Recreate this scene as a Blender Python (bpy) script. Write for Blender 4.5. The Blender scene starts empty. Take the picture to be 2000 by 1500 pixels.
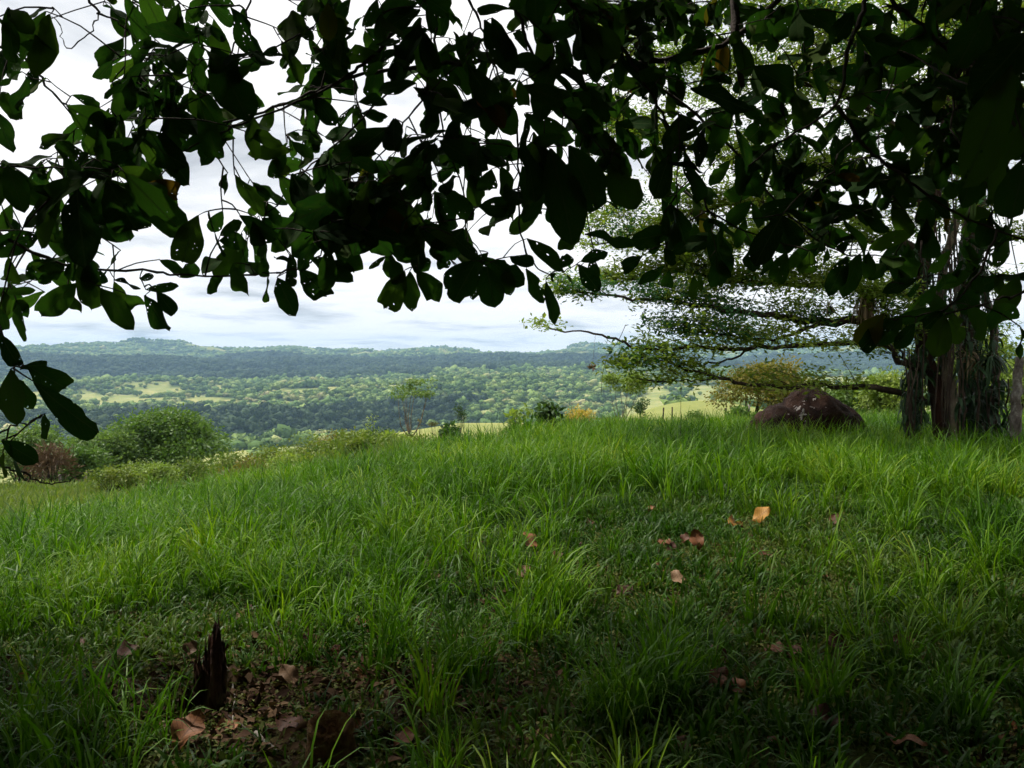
import bpy, bmesh, math, random
import numpy as np
from mathutils import Vector, Matrix, Quaternion

RNG = np.random.default_rng(7)
random.seed(7)
R = math.radians
scene = bpy.context.scene

# ------------------------------------------------------------------ camera
F = 1480.0                       # focal length in pixels of the 2000 px wide photograph
EYE = 1.55
PITCH = math.atan(50 / F)
cam_data = bpy.data.cameras.new('camera')
cam_data.sensor_width = 36.0
cam_data.lens = 36.0 * F / 2000.0
cam_data.clip_start = 0.05
cam_data.clip_end = 60000.0
cam = bpy.data.objects.new('camera', cam_data)
cam.location = (0, 0, EYE)
cam.rotation_euler = (R(90) - PITCH, 0, 0)
scene.collection.objects.link(cam)
scene.camera = cam

# ------------------------------------------------------------------ sky
SUN_EL, SUN_AZ = R(56), R(-62)   # azimuth from +Y (view direction) towards +X; the sun is ahead on the left
world = bpy.data.worlds.new('World')
scene.world = world
world.use_nodes = True
nt = world.node_tree
for n in list(nt.nodes):
    nt.nodes.remove(n)


def nd(t, typ, **kw):
    n = t.nodes.new(typ)
    for k, v in kw.items():
        if k.startswith('i_'):
            n.inputs[k[2:].replace('_', ' ')].default_value = v
        else:
            setattr(n, k, v)
    return n


def mathn(t, op, a, b=None, c=None, clamp=False):
    n = t.nodes.new('ShaderNodeMath')
    n.operation = op
    n.use_clamp = clamp
    for i, v in enumerate((a, b, c)):
        if v is None:
            continue
        if isinstance(v, (int, float)):
            n.inputs[i].default_value = v
        else:
            t.links.new(v, n.inputs[i])
    return n.outputs[0]


def rampn(t, fac, stops):
    n = t.nodes.new('ShaderNodeValToRGB')
    e = n.color_ramp.elements
    while len(e) < len(stops):
        e.new(0.5)
    for i, (p, c) in enumerate(stops):
        e[i].position = p
        e[i].color = (c[0], c[1], c[2], 1) if not isinstance(c, (int, float)) else (c, c, c, 1)
    t.links.new(fac, n.inputs[0])
    return n.outputs[0]


def mixc(t, fac, a, b, mode='MIX'):
    n = t.nodes.new('ShaderNodeMix')
    n.data_type = 'RGBA'
    n.blend_type = mode
    for i, v in ((0, fac), (6, a), (7, b)):
        if isinstance(v, (int, float)):
            n.inputs[i].default_value = v
        elif isinstance(v, tuple):
            n.inputs[i].default_value = (v[0], v[1], v[2], 1)
        else:
            t.links.new(v, n.inputs[i])
    return n.outputs[2]


sky = nd(nt, 'ShaderNodeTexSky', sky_type='NISHITA', sun_disc=False)
sky.sun_elevation = SUN_EL
sky.sun_rotation = SUN_AZ
sky.altitude = 500
tc = nd(nt, 'ShaderNodeTexCoord')
sep = nd(nt, 'ShaderNodeSeparateXYZ')
nt.links.new(tc.outputs['Generated'], sep.inputs[0])
zc = mathn(nt, 'ADD', mathn(nt, 'MAXIMUM', sep.outputs[2], 0.0), 0.10)
cmb = nd(nt, 'ShaderNodeCombineXYZ')
nt.links.new(mathn(nt, 'DIVIDE', sep.outputs[0], zc), cmb.inputs[0])
nt.links.new(mathn(nt, 'DIVIDE', sep.outputs[1], zc), cmb.inputs[1])
n1 = nd(nt, 'ShaderNodeTexNoise', i_Scale=1.15, i_Detail=8.0, i_Roughness=0.55, i_Distortion=0.3)
mp = nd(nt, 'ShaderNodeMapping')
mp.inputs['Location'].default_value = (3.1, 0.4, 0)
nt.links.new(cmb.outputs[0], mp.inputs[0])
nt.links.new(mp.outputs[0], n1.inputs['Vector'])
n2 = nd(nt, 'ShaderNodeTexNoise', i_Scale=0.55, i_Detail=5.0, i_Roughness=0.5)
mp2 = nd(nt, 'ShaderNodeMapping')
mp2.inputs['Location'].default_value = (7.7, 2.2, 4)
nt.links.new(cmb.outputs[0], mp2.inputs[0])
nt.links.new(mp2.outputs[0], n2.inputs['Vector'])
cloud_col = rampn(nt, n1.outputs[0], [(0.28, (6.2, 6.6, 7.2)), (0.39, (9.6, 9.9, 10.4)), (0.49, (12.3, 12.3, 12.3)), (0.75, (13.6, 13.5, 13.3))])
cover = rampn(nt, n2.outputs[0], [(0.27, 0.15), (0.36, 1.0)])
skycol = mixc(nt, cover, sky.outputs[0], cloud_col)
bg = nd(nt, 'ShaderNodeBackground')
bg.inputs['Strength'].default_value = 0.092
nt.links.new(skycol, bg.inputs[0])
wo = nd(nt, 'ShaderNodeOutputWorld')
nt.links.new(bg.outputs[0], wo.inputs[0])

# ------------------------------------------------------------------ sun behind thin cloud
sd = bpy.data.lights.new('sun', 'SUN')
sd.energy = 5.0
sd.angle = R(2)
sd.color = (1.0, 0.95, 0.86)
sun = bpy.data.objects.new('sun', sd)
sun_dir = Vector((math.sin(SUN_AZ) * math.cos(SUN_EL), math.cos(SUN_AZ) * math.cos(SUN_EL), math.sin(SUN_EL)))
sun.rotation_euler = sun_dir.to_track_quat('Z', 'Y').to_euler()
sun.location = (0, 0, 50)
scene.collection.objects.link(sun)

vs = scene.view_settings
vs.view_transform = 'Standard'
vs.look = 'None'
vs.exposure = 0.0
vs.gamma = 1.0
vs.use_curve_mapping = False
cy = scene.cycles
cy.use_denoising = True
cy.max_bounces = 4
cy.diffuse_bounces = 2
cy.glossy_bounces = 1
cy.transmission_bounces = 3
cy.transparent_max_bounces = 4
cy.adaptive_threshold = 0.03
cy.volume_bounces = 1
cy.caustics_reflective = False
cy.caustics_refractive = False

# ================================================================== helpers
COL = scene.collection
CT, ST = math.cos(PITCH), math.sin(PITCH)


def P(u, v, D):
    """world point that lies D metres ahead on the sight line through a pixel of the photograph"""
    X = (u - 1000) / F
    Z = -(v - 750) / F
    dy = CT + Z * ST
    dz = -ST + Z * CT
    t = D / dy
    return np.array([t * X, D, EYE + t * dz])


def to_px(p):
    p = np.asarray(p, float)
    y, z = p[..., 1], p[..., 2] - EYE
    fw = y * CT - z * ST
    up = y * ST + z * CT
    fw = np.where(np.abs(fw) < 1e-4, 1e-4, fw)
    return 1000 + F * p[..., 0] / fw, 750 - F * up / fw, fw


def link(o, parent=None):
    COL.objects.link(o)
    if parent is not None:
        o.parent = parent
    return o


def mesh_obj(name, verts, faces, mat, parent=None, smooth=False, uv=None, attrs=None):
    me = bpy.data.meshes.new(name)
    verts = np.asarray(verts, np.float32)
    if isinstance(faces, np.ndarray):
        k = faces.shape[1]
        loops = faces.astype(np.int32).ravel()
        starts = np.arange(0, len(loops), k, dtype=np.int32)
    else:
        loops = np.fromiter((i for f in faces for i in f), np.int32)
        lens = np.fromiter((len(f) for f in faces), np.int32)
        starts = np.concatenate(([0], np.cumsum(lens)[:-1])).astype(np.int32)
    me.vertices.add(len(verts))
    me.vertices.foreach_set('co', verts.ravel())
    me.loops.add(len(loops))
    me.loops.foreach_set('vertex_index', loops)
    me.polygons.add(len(starts))
    me.polygons.foreach_set('loop_start', starts)
    me.update(calc_edges=True)
    me.validate()
    if smooth:
        me.polygons.foreach_set('use_smooth', np.ones(len(me.polygons), bool))
    if uv is not None:
        l = me.uv_layers.new(name='UVMap')
        l.data.foreach_set('uv', np.asarray(uv, np.float32)[loops].ravel())
    for k, a in (attrs or {}).items():
        a = np.asarray(a, np.float32)
        if a.ndim == 1:
            me.attributes.new(k, 'FLOAT', 'POINT').data.foreach_set('value', a)
        else:
            me.attributes.new(k, 'FLOAT_COLOR', 'POINT').data.foreach_set('color', np.c_[a, np.ones(len(a), np.float32)].ravel())
    if mat:
        me.materials.append(mat)
    o = bpy.data.objects.new(name, me)
    return link(o, parent)


def thing(name, label, cat, loc=(0, 0, 0), group=None):
    o = bpy.data.objects.new(name, None)
    o.empty_display_size = 0.2
    o.location = loc
    link(o)
    return tag(o, label, cat, group)


def tag(o, label=None, cat=None, group=None, kind=None):
    if label:
        o['label'] = label
    if cat:
        o['category'] = cat
    if group:
        o['group'] = group
    if kind:
        o['kind'] = kind
    return o


class MB:
    """collects pieces of one mesh"""

    def __init__(self):
        self.v, self.f, self.n = [], [], 0

    def add(self, v, f):
        v = np.asarray(v, float)
        self.v.append(v)
        self.f += [tuple(int(i) + self.n for i in q) for q in f]
        self.n += len(v)

    def build(self, name, mat, parent=None, smooth=True, origin=None):
        v = np.concatenate(self.v)
        if origin is not None:
            v = v - np.asarray(origin)
        return mesh_obj(name, v, self.f, mat, parent, smooth)


def spline(pts, n):
    """Catmull-Rom through the points"""
    p = np.asarray(pts, float)
    if len(p) < 3:
        t = np.linspace(0, 1, n)[:, None]
        return p[0] * (1 - t) + p[-1] * t
    q = np.vstack([2 * p[0] - p[1], p, 2 * p[-1] - p[-2]])
    m = len(p) - 1
    out = []
    for s in np.linspace(0, m - 1e-6, n):
        i = int(s)
        t = s - i
        a, b, c, d = q[i], q[i + 1], q[i + 2], q[i + 3]
        out.append(0.5 * (2 * b + (c - a) * t + (2 * a - 5 * b + 4 * c - d) * t * t + (3 * b - a - 3 * c + d) * t ** 3))
    return np.array(out)


def tube(mb, pts, r0, r1, sides=6, n=None, wob=0.0, knob=0.0, power=1.0):
    n = n or max(3, 3 * (len(pts) - 1) + 1)
    c = spline(pts, n)
    if wob:
        c[1:-1] += RNG.normal(0, wob, (n - 2, 3))
    tan = np.gradient(c, axis=0)
    tan /= np.linalg.norm(tan, axis=1, keepdims=True) + 1e-9
    ref = np.array([0.31, 0.2, 0.93]) if abs(tan[0][2]) < 0.8 else np.array([0.9, 0.3, 0.1])
    vs_, fs = [], []
    ang = np.linspace(0, 2 * math.pi, sides, endpoint=False)
    for i in range(n):
        s = np.cross(tan[i], ref)
        s /= np.linalg.norm(s) + 1e-9
        b = np.cross(tan[i], s)
        t = (i / (n - 1)) ** power
        r = (r0 * (1 - t) + r1 * t) * (1 + knob * RNG.normal(0, 1))
        rr = r * (1 + knob * RNG.normal(0, 1, sides))
        vs_.append(c[i] + rr[:, None] * (np.cos(ang)[:, None] * s + np.sin(ang)[:, None] * b))
    vs_ = np.concatenate(vs_)
    for i in range(n - 1):
        for k in range(sides):
            a = i * sides + k
            b = i * sides + (k + 1) % sides
            fs.append((a, b, b + sides, a + sides))
    fs.append(tuple(range(sides))[::-1])
    fs.append(tuple((n - 1) * sides + k for k in range(sides)))
    mb.add(vs_, fs)
    return c


def unit(a):
    return a / (np.linalg.norm(a, axis=-1, keepdims=True) + 1e-9)


def leaf_quads(pos, axis, nrm, length, width, fold=0.12):
    """many small pointed leaves, two triangles each"""
    N = len(pos)
    axis = unit(axis)
    side = unit(np.cross(axis, nrm))
    up = np.cross(side, axis)
    L, W = np.asarray(length).reshape(-1, 1), np.asarray(width).reshape(-1, 1)
    v = np.empty((N, 4, 3))
    v[:, 0] = pos
    v[:, 2] = pos + axis * L
    mid = pos + axis * L * 0.52 + up * L * fold
    v[:, 1] = mid + side * W * 0.5
    v[:, 3] = mid - side * W * 0.5
    i = np.arange(N)[:, None] * 4
    f = np.concatenate([i + np.array([0, 1, 2]), i + np.array([0, 2, 3])], axis=0)
    return v.reshape(-1, 3), f


# value noise, vectorised
def _hash(ix, iy, seed):
    h = (ix.astype(np.int64) * 374761393 + iy.astype(np.int64) * 668265263 + seed * 982451653) & 0xFFFFFFFF
    h = ((h ^ (h >> 13)) * 1274126177) & 0xFFFFFFFF
    return ((h ^ (h >> 16)) & 0xFFFF) / 65535.0


def vnoise(x, y, seed=0):
    x, y = np.asarray(x, float), np.asarray(y, float)
    ix, iy = np.floor(x), np.floor(y)
    fx, fy = x - ix, y - iy
    fx, fy = fx * fx * (3 - 2 * fx), fy * fy * (3 - 2 * fy)
    a, b = _hash(ix, iy, seed), _hash(ix + 1, iy, seed)
    c, d = _hash(ix, iy + 1, seed), _hash(ix + 1, iy + 1, seed)
    return (a * (1 - fx) + b * fx) * (1 - fy) + (c * (1 - fx) + d * fx) * fy


def fbm(x, y, seed=0, oct=4):
    s, a, t = 0.0, 1.0, 0.0
    for k in range(oct):
        s = s + a * (vnoise(np.asarray(x) * 2 ** k + 17.3 * k, np.asarray(y) * 2 ** k - 9.1 * k, seed + k) - 0.5)
        t += a
        a *= 0.5
    return 2 * s / t


def sstep(a, b, x):
    t = np.clip((np.asarray(x, float) - a) / (b - a), 0, 1)
    return t * t * (3 - 2 * t)


# ------------------------------------------------------------------ materials
def new_mat(name):
    m = bpy.data.materials.new(name)
    m.use_nodes = True
    t = m.node_tree
    for n in list(t.nodes):
        t.nodes.remove(n)
    return m, t, t.nodes.new('ShaderNodeOutputMaterial')


def foliage_mat(name, stops, rough=0.55, transl=0.35, tint=(1.25, 1.35, 0.7), scale=3.0, spec=0.3, rnd=0.6):
    """leaf material: colour varies leaf by leaf or clump by clump, light shines through"""
    m, t, out = new_mat(name)
    geo = t.nodes.new('ShaderNodeNewGeometry')
    oi = t.nodes.new('ShaderNodeObjectInfo')
    nz = nd(t, 'ShaderNodeTexNoise', i_Scale=scale, i_Detail=3.0)
    t.links.new(geo.outputs['Position'], nz.inputs['Vector'])
    a = mathn(t, 'MULTIPLY_ADD', geo.outputs['Random Per Island'], rnd * 0.5, mathn(t, 'MULTIPLY', oi.outputs['Random'], rnd * 0.3))
    fac = mathn(t, 'ADD', a, mathn(t, 'MULTIPLY', mathn(t, 'SUBTRACT', nz.outputs[0], 0.25), 1.0), clamp=True)
    col = rampn(t, fac, stops)
    pb = nd(t, 'ShaderNodeBsdfPrincipled', i_Roughness=rough)
    pb.inputs['Specular IOR Level'].default_value = spec
    t.links.new(col, pb.inputs['Base Color'])
    tr = t.nodes.new('ShaderNodeBsdfTranslucent')
    t.links.new(mixc(t, 1.0, col, tint, 'MULTIPLY'), tr.inputs[0])
    mx = t.nodes.new('ShaderNodeMixShader')
    mx.inputs[0].default_value = transl
    t.links.new(pb.outputs[0], mx.inputs[1])
    t.links.new(tr.outputs[0], mx.inputs[2])
    t.links.new(mx.outputs[0], out.inputs[0])
    return m


def solid_mat(name, stops, scale=6.0, rough=0.85, bump=0.3, bump_scale=25.0, detail=6.0, stretch=(1, 1, 1), spec=0.2, lichen=None, coord='Object'):
    m, t, out = new_mat(name)
    co = t.nodes.new('ShaderNodeTexCoord')
    mp_ = t.nodes.new('ShaderNodeMapping')
    mp_.inputs['Scale'].default_value = stretch
    t.links.new(co.outputs[coord], mp_.inputs[0])
    nz = nd(t, 'ShaderNodeTexNoise', i_Scale=scale, i_Detail=detail, i_Roughness=0.62)
    t.links.new(mp_.outputs[0], nz.inputs['Vector'])
    col = rampn(t, nz.outputs[0], stops)
    if lichen:
        nl = nd(t, 'ShaderNodeTexNoise', i_Scale=lichen[0], i_Detail=5.0, i_Roughness=0.6, i_Distortion=0.4)
        t.links.new(co.outputs[coord], nl.inputs['Vector'])
        col = mixc(t, rampn(t, nl.outputs[0], [(lichen[1], 0.0), (lichen[1] + 0.05, 1.0)]), col, lichen[2])
    nb = nd(t, 'ShaderNodeTexNoise', i_Scale=bump_scale, i_Detail=6.0, i_Roughness=0.65)
    t.links.new(mp_.outputs[0], nb.inputs['Vector'])
    bp = nd(t, 'ShaderNodeBump', i_Strength=bump, i_Distance=0.05)
    t.links.new(nb.outputs[0], bp.inputs['Height'])
    pb = nd(t, 'ShaderNodeBsdfPrincipled', i_Roughness=rough)
    pb.inputs['Specular IOR Level'].default_value = spec
    t.links.new(col, pb.inputs['Base Color'])
    t.links.new(bp.outputs[0], pb.inputs['Normal'])
    t.links.new(pb.outputs[0], out.inputs[0])
    return m


def canopy_leaf_mat():
    """big leathery leaf: pale midrib, side veins, insect holes, light shining through"""
    m, t, out = new_mat('broad_leaf')
    uv = t.nodes.new('ShaderNodeUVMap')
    uv.uv_map = 'UVMap'
    oi = t.nodes.new('ShaderNodeObjectInfo')
    at = t.nodes.new('ShaderNodeAttribute')
    at.attribute_name = 'seed'
    rnd = mathn(t, 'FRACT', mathn(t, 'ADD', oi.outputs['Random'], at.outputs['Fac']))
    sp = t.nodes.new('ShaderNodeSeparateXYZ')
    t.links.new(uv.outputs[0], sp.inputs[0])
    across = mathn(t, 'ABSOLUTE', mathn(t, 'SUBTRACT', sp.outputs[0], 0.5))
    ph = mathn(t, 'FRACT', mathn(t, 'SUBTRACT', mathn(t, 'MULTIPLY', sp.outputs[1], 9.0), mathn(t, 'MULTIPLY', across, 5.0)))
    side = mathn(t, 'LESS_THAN', mathn(t, 'ABSOLUTE', mathn(t, 'SUBTRACT', ph, 0.5)), 0.055)
    mid = mathn(t, 'LESS_THAN', across, 0.018)
    vein = mathn(t, 'MAXIMUM', mathn(t, 'MULTIPLY', side, 0.45), mid)
    base = rampn(t, rnd, [(0.0, (0.012, 0.032, 0.012)), (0.35, (0.020, 0.050, 0.014)), (0.75, (0.034, 0.070, 0.016)), (0.972, (0.055, 0.085, 0.018)), (0.997, (0.13, 0.05, 0.013))])
    nz = nd(t, 'ShaderNodeTexNoise', i_Scale=5.0, i_Detail=3.0)
    off = t.nodes.new('ShaderNodeCombineXYZ')
    t.links.new(mathn(t, 'MULTIPLY', rnd, 57.0), off.inputs[0])
    t.links.new(mathn(t, 'MULTIPLY', rnd, 31.0), off.inputs[2])
    va = t.nodes.new('ShaderNodeVectorMath')
    t.links.new(uv.outputs[0], va.inputs[0])
    t.links.new(off.outputs[0], va.inputs[1])
    t.links.new(va.outputs[0], nz.inputs['Vector'])
    base = mixc(t, mathn(t, 'MULTIPLY', mathn(t, 'SUBTRACT', nz.outputs[0], 0.45), 0.9, clamp=True), base, (0.06, 0.07, 0.02))
    col = mixc(t, mathn(t, 'MULTIPLY', vein, 0.55), base, (0.09, 0.13, 0.05))
    pb = nd(t, 'ShaderNodeBsdfPrincipled', i_Roughness=0.8)
    pb.inputs['Specular IOR Level'].default_value = 0.03
    t.links.new(col, pb.inputs['Base Color'])
    bp = nd(t, 'ShaderNodeBump', i_Strength=0.35, i_Distance=0.004)
    t.links.new(vein, bp.inputs['Height'])
    t.links.new(bp.outputs[0], pb.inputs['Normal'])
    tr = t.nodes.new('ShaderNodeBsdfTranslucent')
    tcol = mixc(t, mathn(t, 'MULTIPLY', vein, 0.8), mixc(t, 1.0, base, (1.5, 2.3, 0.6), 'MULTIPLY'), (0.02, 0.035, 0.01))
    t.links.new(tcol, tr.inputs[0])
    mx = t.nodes.new('ShaderNodeMixShader')
    mx.inputs[0].default_value = 0.27
    t.links.new(pb.outputs[0], mx.inputs[1])
    t.links.new(tr.outputs[0], mx.inputs[2])
    # insect holes
    ms = t.nodes.new('ShaderNodeMapping')
    ms.inputs['Scale'].default_value = (9.0, 17.0, 1.0)
    nw = nd(t, 'ShaderNodeTexNoise', i_Scale=14.0, i_Detail=2.0)
    t.links.new(va.outputs[0], nw.inputs['Vector'])
    vd = t.nodes.new('ShaderNodeVectorMath')
    vd.operation = 'MULTIPLY_ADD'
    t.links.new(nw.outputs['Color'], vd.inputs[0])
    vd.inputs[1].default_value = (0.09, 0.05, 0.0)
    t.links.new(va.outputs[0], vd.inputs[2])
    t.links.new(vd.outputs[0], ms.inputs[0])
    vo = nd(t, 'ShaderNodeTexVoronoi', i_Scale=1.0, feature='F1')
    t.links.new(ms.outputs[0], vo.inputs['Vector'])
    sc_ = t.nodes.new('ShaderNodeSeparateColor')
    t.links.new(vo.outputs['Color'], sc_.inputs[0])
    nh = nd(t, 'ShaderNodeTexNoise', i_Scale=1.6, i_Detail=1.0)
    t.links.new(va.outputs[0], nh.inputs['Vector'])
    radius = mathn(t, 'MULTIPLY', mathn(t, 'SUBTRACT', sc_.outputs[0], 0.70, clamp=True), mathn(t, 'MULTIPLY', mathn(t, 'SUBTRACT', nh.outputs[0], 0.46, clamp=True), 6.0))
    hole = mathn(t, 'LESS_THAN', vo.outputs['Distance'], radius)
    tp = t.nodes.new('ShaderNodeBsdfTransparent')
    mh = t.nodes.new('ShaderNodeMixShader')
    t.links.new(hole, mh.inputs[0])
    t.links.new(mx.outputs[0], mh.inputs[1])
    t.links.new(tp.outputs[0], mh.inputs[2])
    t.links.new(mh.outputs[0], out.inputs[0])
    return m


M = {}
M['leaf'] = canopy_leaf_mat()
M['crown_leaf'] = foliage_mat('crown_leaf', [(0.0, (0.018, 0.042, 0.012)), (1.0, (0.04, 0.075, 0.018))], transl=0.1)
M['twig'] = solid_mat('twig_bark', [(0.3, (0.028, 0.022, 0.018)), (0.6, (0.07, 0.055, 0.045)), (0.75, (0.15, 0.13, 0.11))], scale=30, bump=0.4, bump_scale=90)
M['bark'] = solid_mat('dark_bark', [(0.3, (0.020, 0.013, 0.009)), (0.55, (0.048, 0.033, 0.022)), (0.75, (0.11, 0.085, 0.06))], scale=5, stretch=(1, 1, 0.35), bump=0.8, bump_scale=16, lichen=(4.5, 0.64, (0.17, 0.16, 0.12)))
M['red_bark'] = solid_mat('reddish_bark', [(0.3, (0.020, 0.009, 0.006)), (0.6, (0.058, 0.026, 0.016)), (0.8, (0.10, 0.058, 0.038))], scale=6, stretch=(1, 1, 0.3), bump=0.9, bump_scale=18)
M['pale_bark'] = solid_mat('pale_bark', [(0.3, (0.06, 0.045, 0.03)), (0.55, (0.17, 0.135, 0.09)), (0.75, (0.30, 0.26, 0.19))], scale=7, stretch=(1, 1, 0.5), bump=0.8, bump_scale=22, lichen=(9, 0.60, (0.36, 0.35, 0.28)))
M['post'] = solid_mat('weathered_post', [(0.3, (0.035, 0.026, 0.02)), (0.52, (0.12, 0.10, 0.085)), (0.72, (0.32, 0.30, 0.27))], scale=7, stretch=(1, 1, 0.6), bump=0.9, bump_scale=24, lichen=(5.5, 0.66, (0.16, 0.05, 0.03)))
M['fence_wood'] = solid_mat('grey_fence_wood', [(0.3, (0.13, 0.11, 0.09)), (0.7, (0.34, 0.31, 0.26))], scale=9, stretch=(1, 1, 0.2), bump=0.4)
M['rotten'] = solid_mat('rotten_wood', [(0.25, (0.014, 0.009, 0.008)), (0.46, (0.055, 0.024, 0.016)), (0.60, (0.14, 0.075, 0.05)), (0.72, (0.30, 0.23, 0.12))], scale=16, stretch=(1, 1, 0.25), bump=1.0, bump_scale=60)
M['mossy'] = solid_mat('mossy_wood', [(0.3, (0.06, 0.026, 0.01)), (0.5, (0.18, 0.085, 0.026)), (0.66, (0.22, 0.15, 0.04)), (0.8, (0.32, 0.27, 0.15))], scale=20, bump=1.0, bump_scale=70)
M['climber'] = foliage_mat('climber_leaf', [(0.0, (0.008, 0.020, 0.008)), (0.5, (0.016, 0.042, 0.014)), (0.9, (0.04, 0.09, 0.028)), (1.0, (0.12, 0.11, 0.035))], rough=0.5, transl=0.2, spec=0.2)
M['dry_strap'] = foliage_mat('dry_strap_leaf', [(0.0, (0.10, 0.065, 0.035)), (0.6, (0.26, 0.18, 0.10)), (1.0, (0.40, 0.31, 0.19))], rough=0.8, transl=0.15, tint=(1.1, 1.0, 0.8))
M['feather'] = foliage_mat('feathery_leaf', [(0.0, (0.06, 0.115, 0.014)), (0.45, (0.14, 0.215, 0.026)), (0.8, (0.24, 0.29, 0.04)), (1.0, (0.33, 0.33, 0.06))], transl=0.45, scale=1.2)
M['fern'] = foliage_mat('bluish_green_leaf', [(0.0, (0.02, 0.065, 0.025)), (0.6, (0.05, 0.14, 0.045)), (1.0, (0.10, 0.20, 0.05))], transl=0.4, scale=1.5)


def plant_mat(name, a, b, c, **kw):
    return foliage_mat(name, [(0.05, a), (0.5, b), (0.95, c)], **kw)


M['tree_green'] = plant_mat('tree_green_leaf', (0.04, 0.085, 0.02), (0.085, 0.16, 0.03), (0.15, 0.23, 0.045), scale=0.9)
M['tree_pale'] = plant_mat('tree_pale_leaf', (0.06, 0.12, 0.03), (0.13, 0.21, 0.05), (0.22, 0.30, 0.08), scale=0.9)
M['shrub'] = plant_mat('shrub_leaf', (0.05, 0.10, 0.015), (0.13, 0.19, 0.025), (0.24, 0.25, 0.04), scale=2.0)
M['shrub_dark'] = plant_mat('dark_shrub_leaf', (0.015, 0.04, 0.012), (0.035, 0.08, 0.02), (0.09, 0.14, 0.03), scale=2.0)
M['yellow'] = plant_mat('yellow_leaf', (0.26, 0.20, 0.03), (0.50, 0.38, 0.06), (0.62, 0.52, 0.12), scale=2.0, tint=(1.1, 1.1, 0.7))
M['olive'] = plant_mat('olive_leaf', (0.06, 0.075, 0.014), (0.16, 0.15, 0.025), (0.27, 0.21, 0.045), scale=1.4)
M['lime'] = plant_mat('lime_leaf', (0.10, 0.16, 0.03), (0.20, 0.28, 0.05), (0.34, 0.38, 0.08), scale=1.5)
M['dry_red'] = plant_mat('dry_reddish_twig', (0.09, 0.055, 0.03), (0.20, 0.125, 0.07), (0.32, 0.21, 0.12), scale=2.0, transl=0.1, tint=(1, 1, 1))

# ================================================================== terrain
PL_D = [0, 60, 130, 190, 230, 400, 700, 1000, 1200, 1500, 1800, 2300, 3000, 3500, 4200, 5000, 6500, 8500, 13000]
PL_Z = [0, -6.5, -9.8, -14.2, -20, -52, -86, -112, -124, -98, -74, -64, -58, -62, -22, 6, 38, 30, -60]
PR_D = [0, 150, 260, 330, 500, 700, 1000, 1500, 2000, 2500, 3200, 4000, 5000, 6500, 8500, 13000]
PR_Z = [0, -12.2, -21.5, -30, -44, -50, -62, -76, -74, -66, -62, -34, 4, 44, 40, -60]


def ground_z(x, y):
    x, y = np.asarray(x, float), np.asarray(y, float)
    d = np.hypot(x, y)
    left = np.clip(1.0 - x, 0, None)
    right = np.clip(x, 0, None)
    yf = np.clip(y, 0, None)
    # the meadow: nearly level, falling to the left, with a lip about 15 m ahead
    lip = 15.0 - 0.55 * np.clip(left, 0, 9) + 0.35 * np.clip(right, 0, 14)
    z = -0.012 * np.minimum(yf, 20) - 0.13 * np.minimum(left, 12) * np.clip(yf / 10, 0.25, 1)
    over = np.clip(yf - lip, 0, None)
    z = z - 0.135 * (np.sqrt(over * over + 9) - 3) * sstep(0, 1, over / 3 + 0.2)
    z = z + 0.05 * fbm(x * 0.5, y * 0.5, 3) + 0.10 * fbm(x * 0.13, y * 0.13, 5) * sstep(2, 12, d)
    # the country beyond
    u = x / np.clip(y, 20, None)
    k = sstep(0.05, 0.28, u)
    far = np.interp(d, PL_D, PL_Z) * (1 - k) + np.interp(d, PR_D, PR_Z) * k
    far = far - 0.15 * np.clip(left - 14, 0, 90) * sstep(20, 80, d) * (1 - sstep(300, 900, d))
    amp = 1.2 * sstep(40, 160, d) + 7 * sstep(200, 700, d) + 20 * sstep(1200, 2400, d) + 26 * sstep(3300, 5000, d)
    far = far + amp * fbm(x / 520.0, y / 420.0, 11, 5)
    far = far + 105 * sstep(4300, 6000, d) * (fbm(x / 760.0, y / 1500.0, 29, 5) + 0.02) + 7 * sstep(400, 900, d) * fbm(x / 130, y / 130, 31, 2) * (1 - sstep(3000, 5000, d))
    far = far - 36 * sstep(1350, 1900, d) * (1 - sstep(2900, 3800, d)) * sstep(0.0, -0.45, u)
    far = far + 34 * sstep(1500, 2300, d) * (1 - sstep(4200, 5200, d)) * (0.35 - np.abs(fbm(x / 800.0, y / 520.0, 19, 4)))
    # twin grassy knolls on the right
    for kx, ky, kr, kh in ((44, 205, 17, 5.2), (62, 212, 19, 5.6), (84, 190, 20, 3.0), (52, 420, 40, 7), (150, 520, 60, 9)):
        far = far + kh * np.exp(-((x - kx) ** 2 + (y - ky) ** 2) / (2 * kr * kr / 2))
    # the blue mountain that shows beyond the spreading tree
    far = far + 150 * np.exp(-(((x - 2250) / 800) ** 2 + ((y - 7000) / 900) ** 2))
    w = sstep(28, 90, d)
    return z * (1 - w) + far * w


def gz(x, y):
    return float(ground_z(np.array([x]), np.array([y]))[0])


def ground_hit(u, v):
    a, b = P(u, v, 1.0), P(u, v, 2.0)
    dd = b - a
    t = 1.0
    D = np.linspace(1.2, 60, 3000)
    pts = a[None] + dd[None] * (D[:, None] - 1.0)
    below = pts[:, 2] < ground_z(pts[:, 0], pts[:, 1])
    i = int(np.argmax(below))
    return pts[i]


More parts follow.
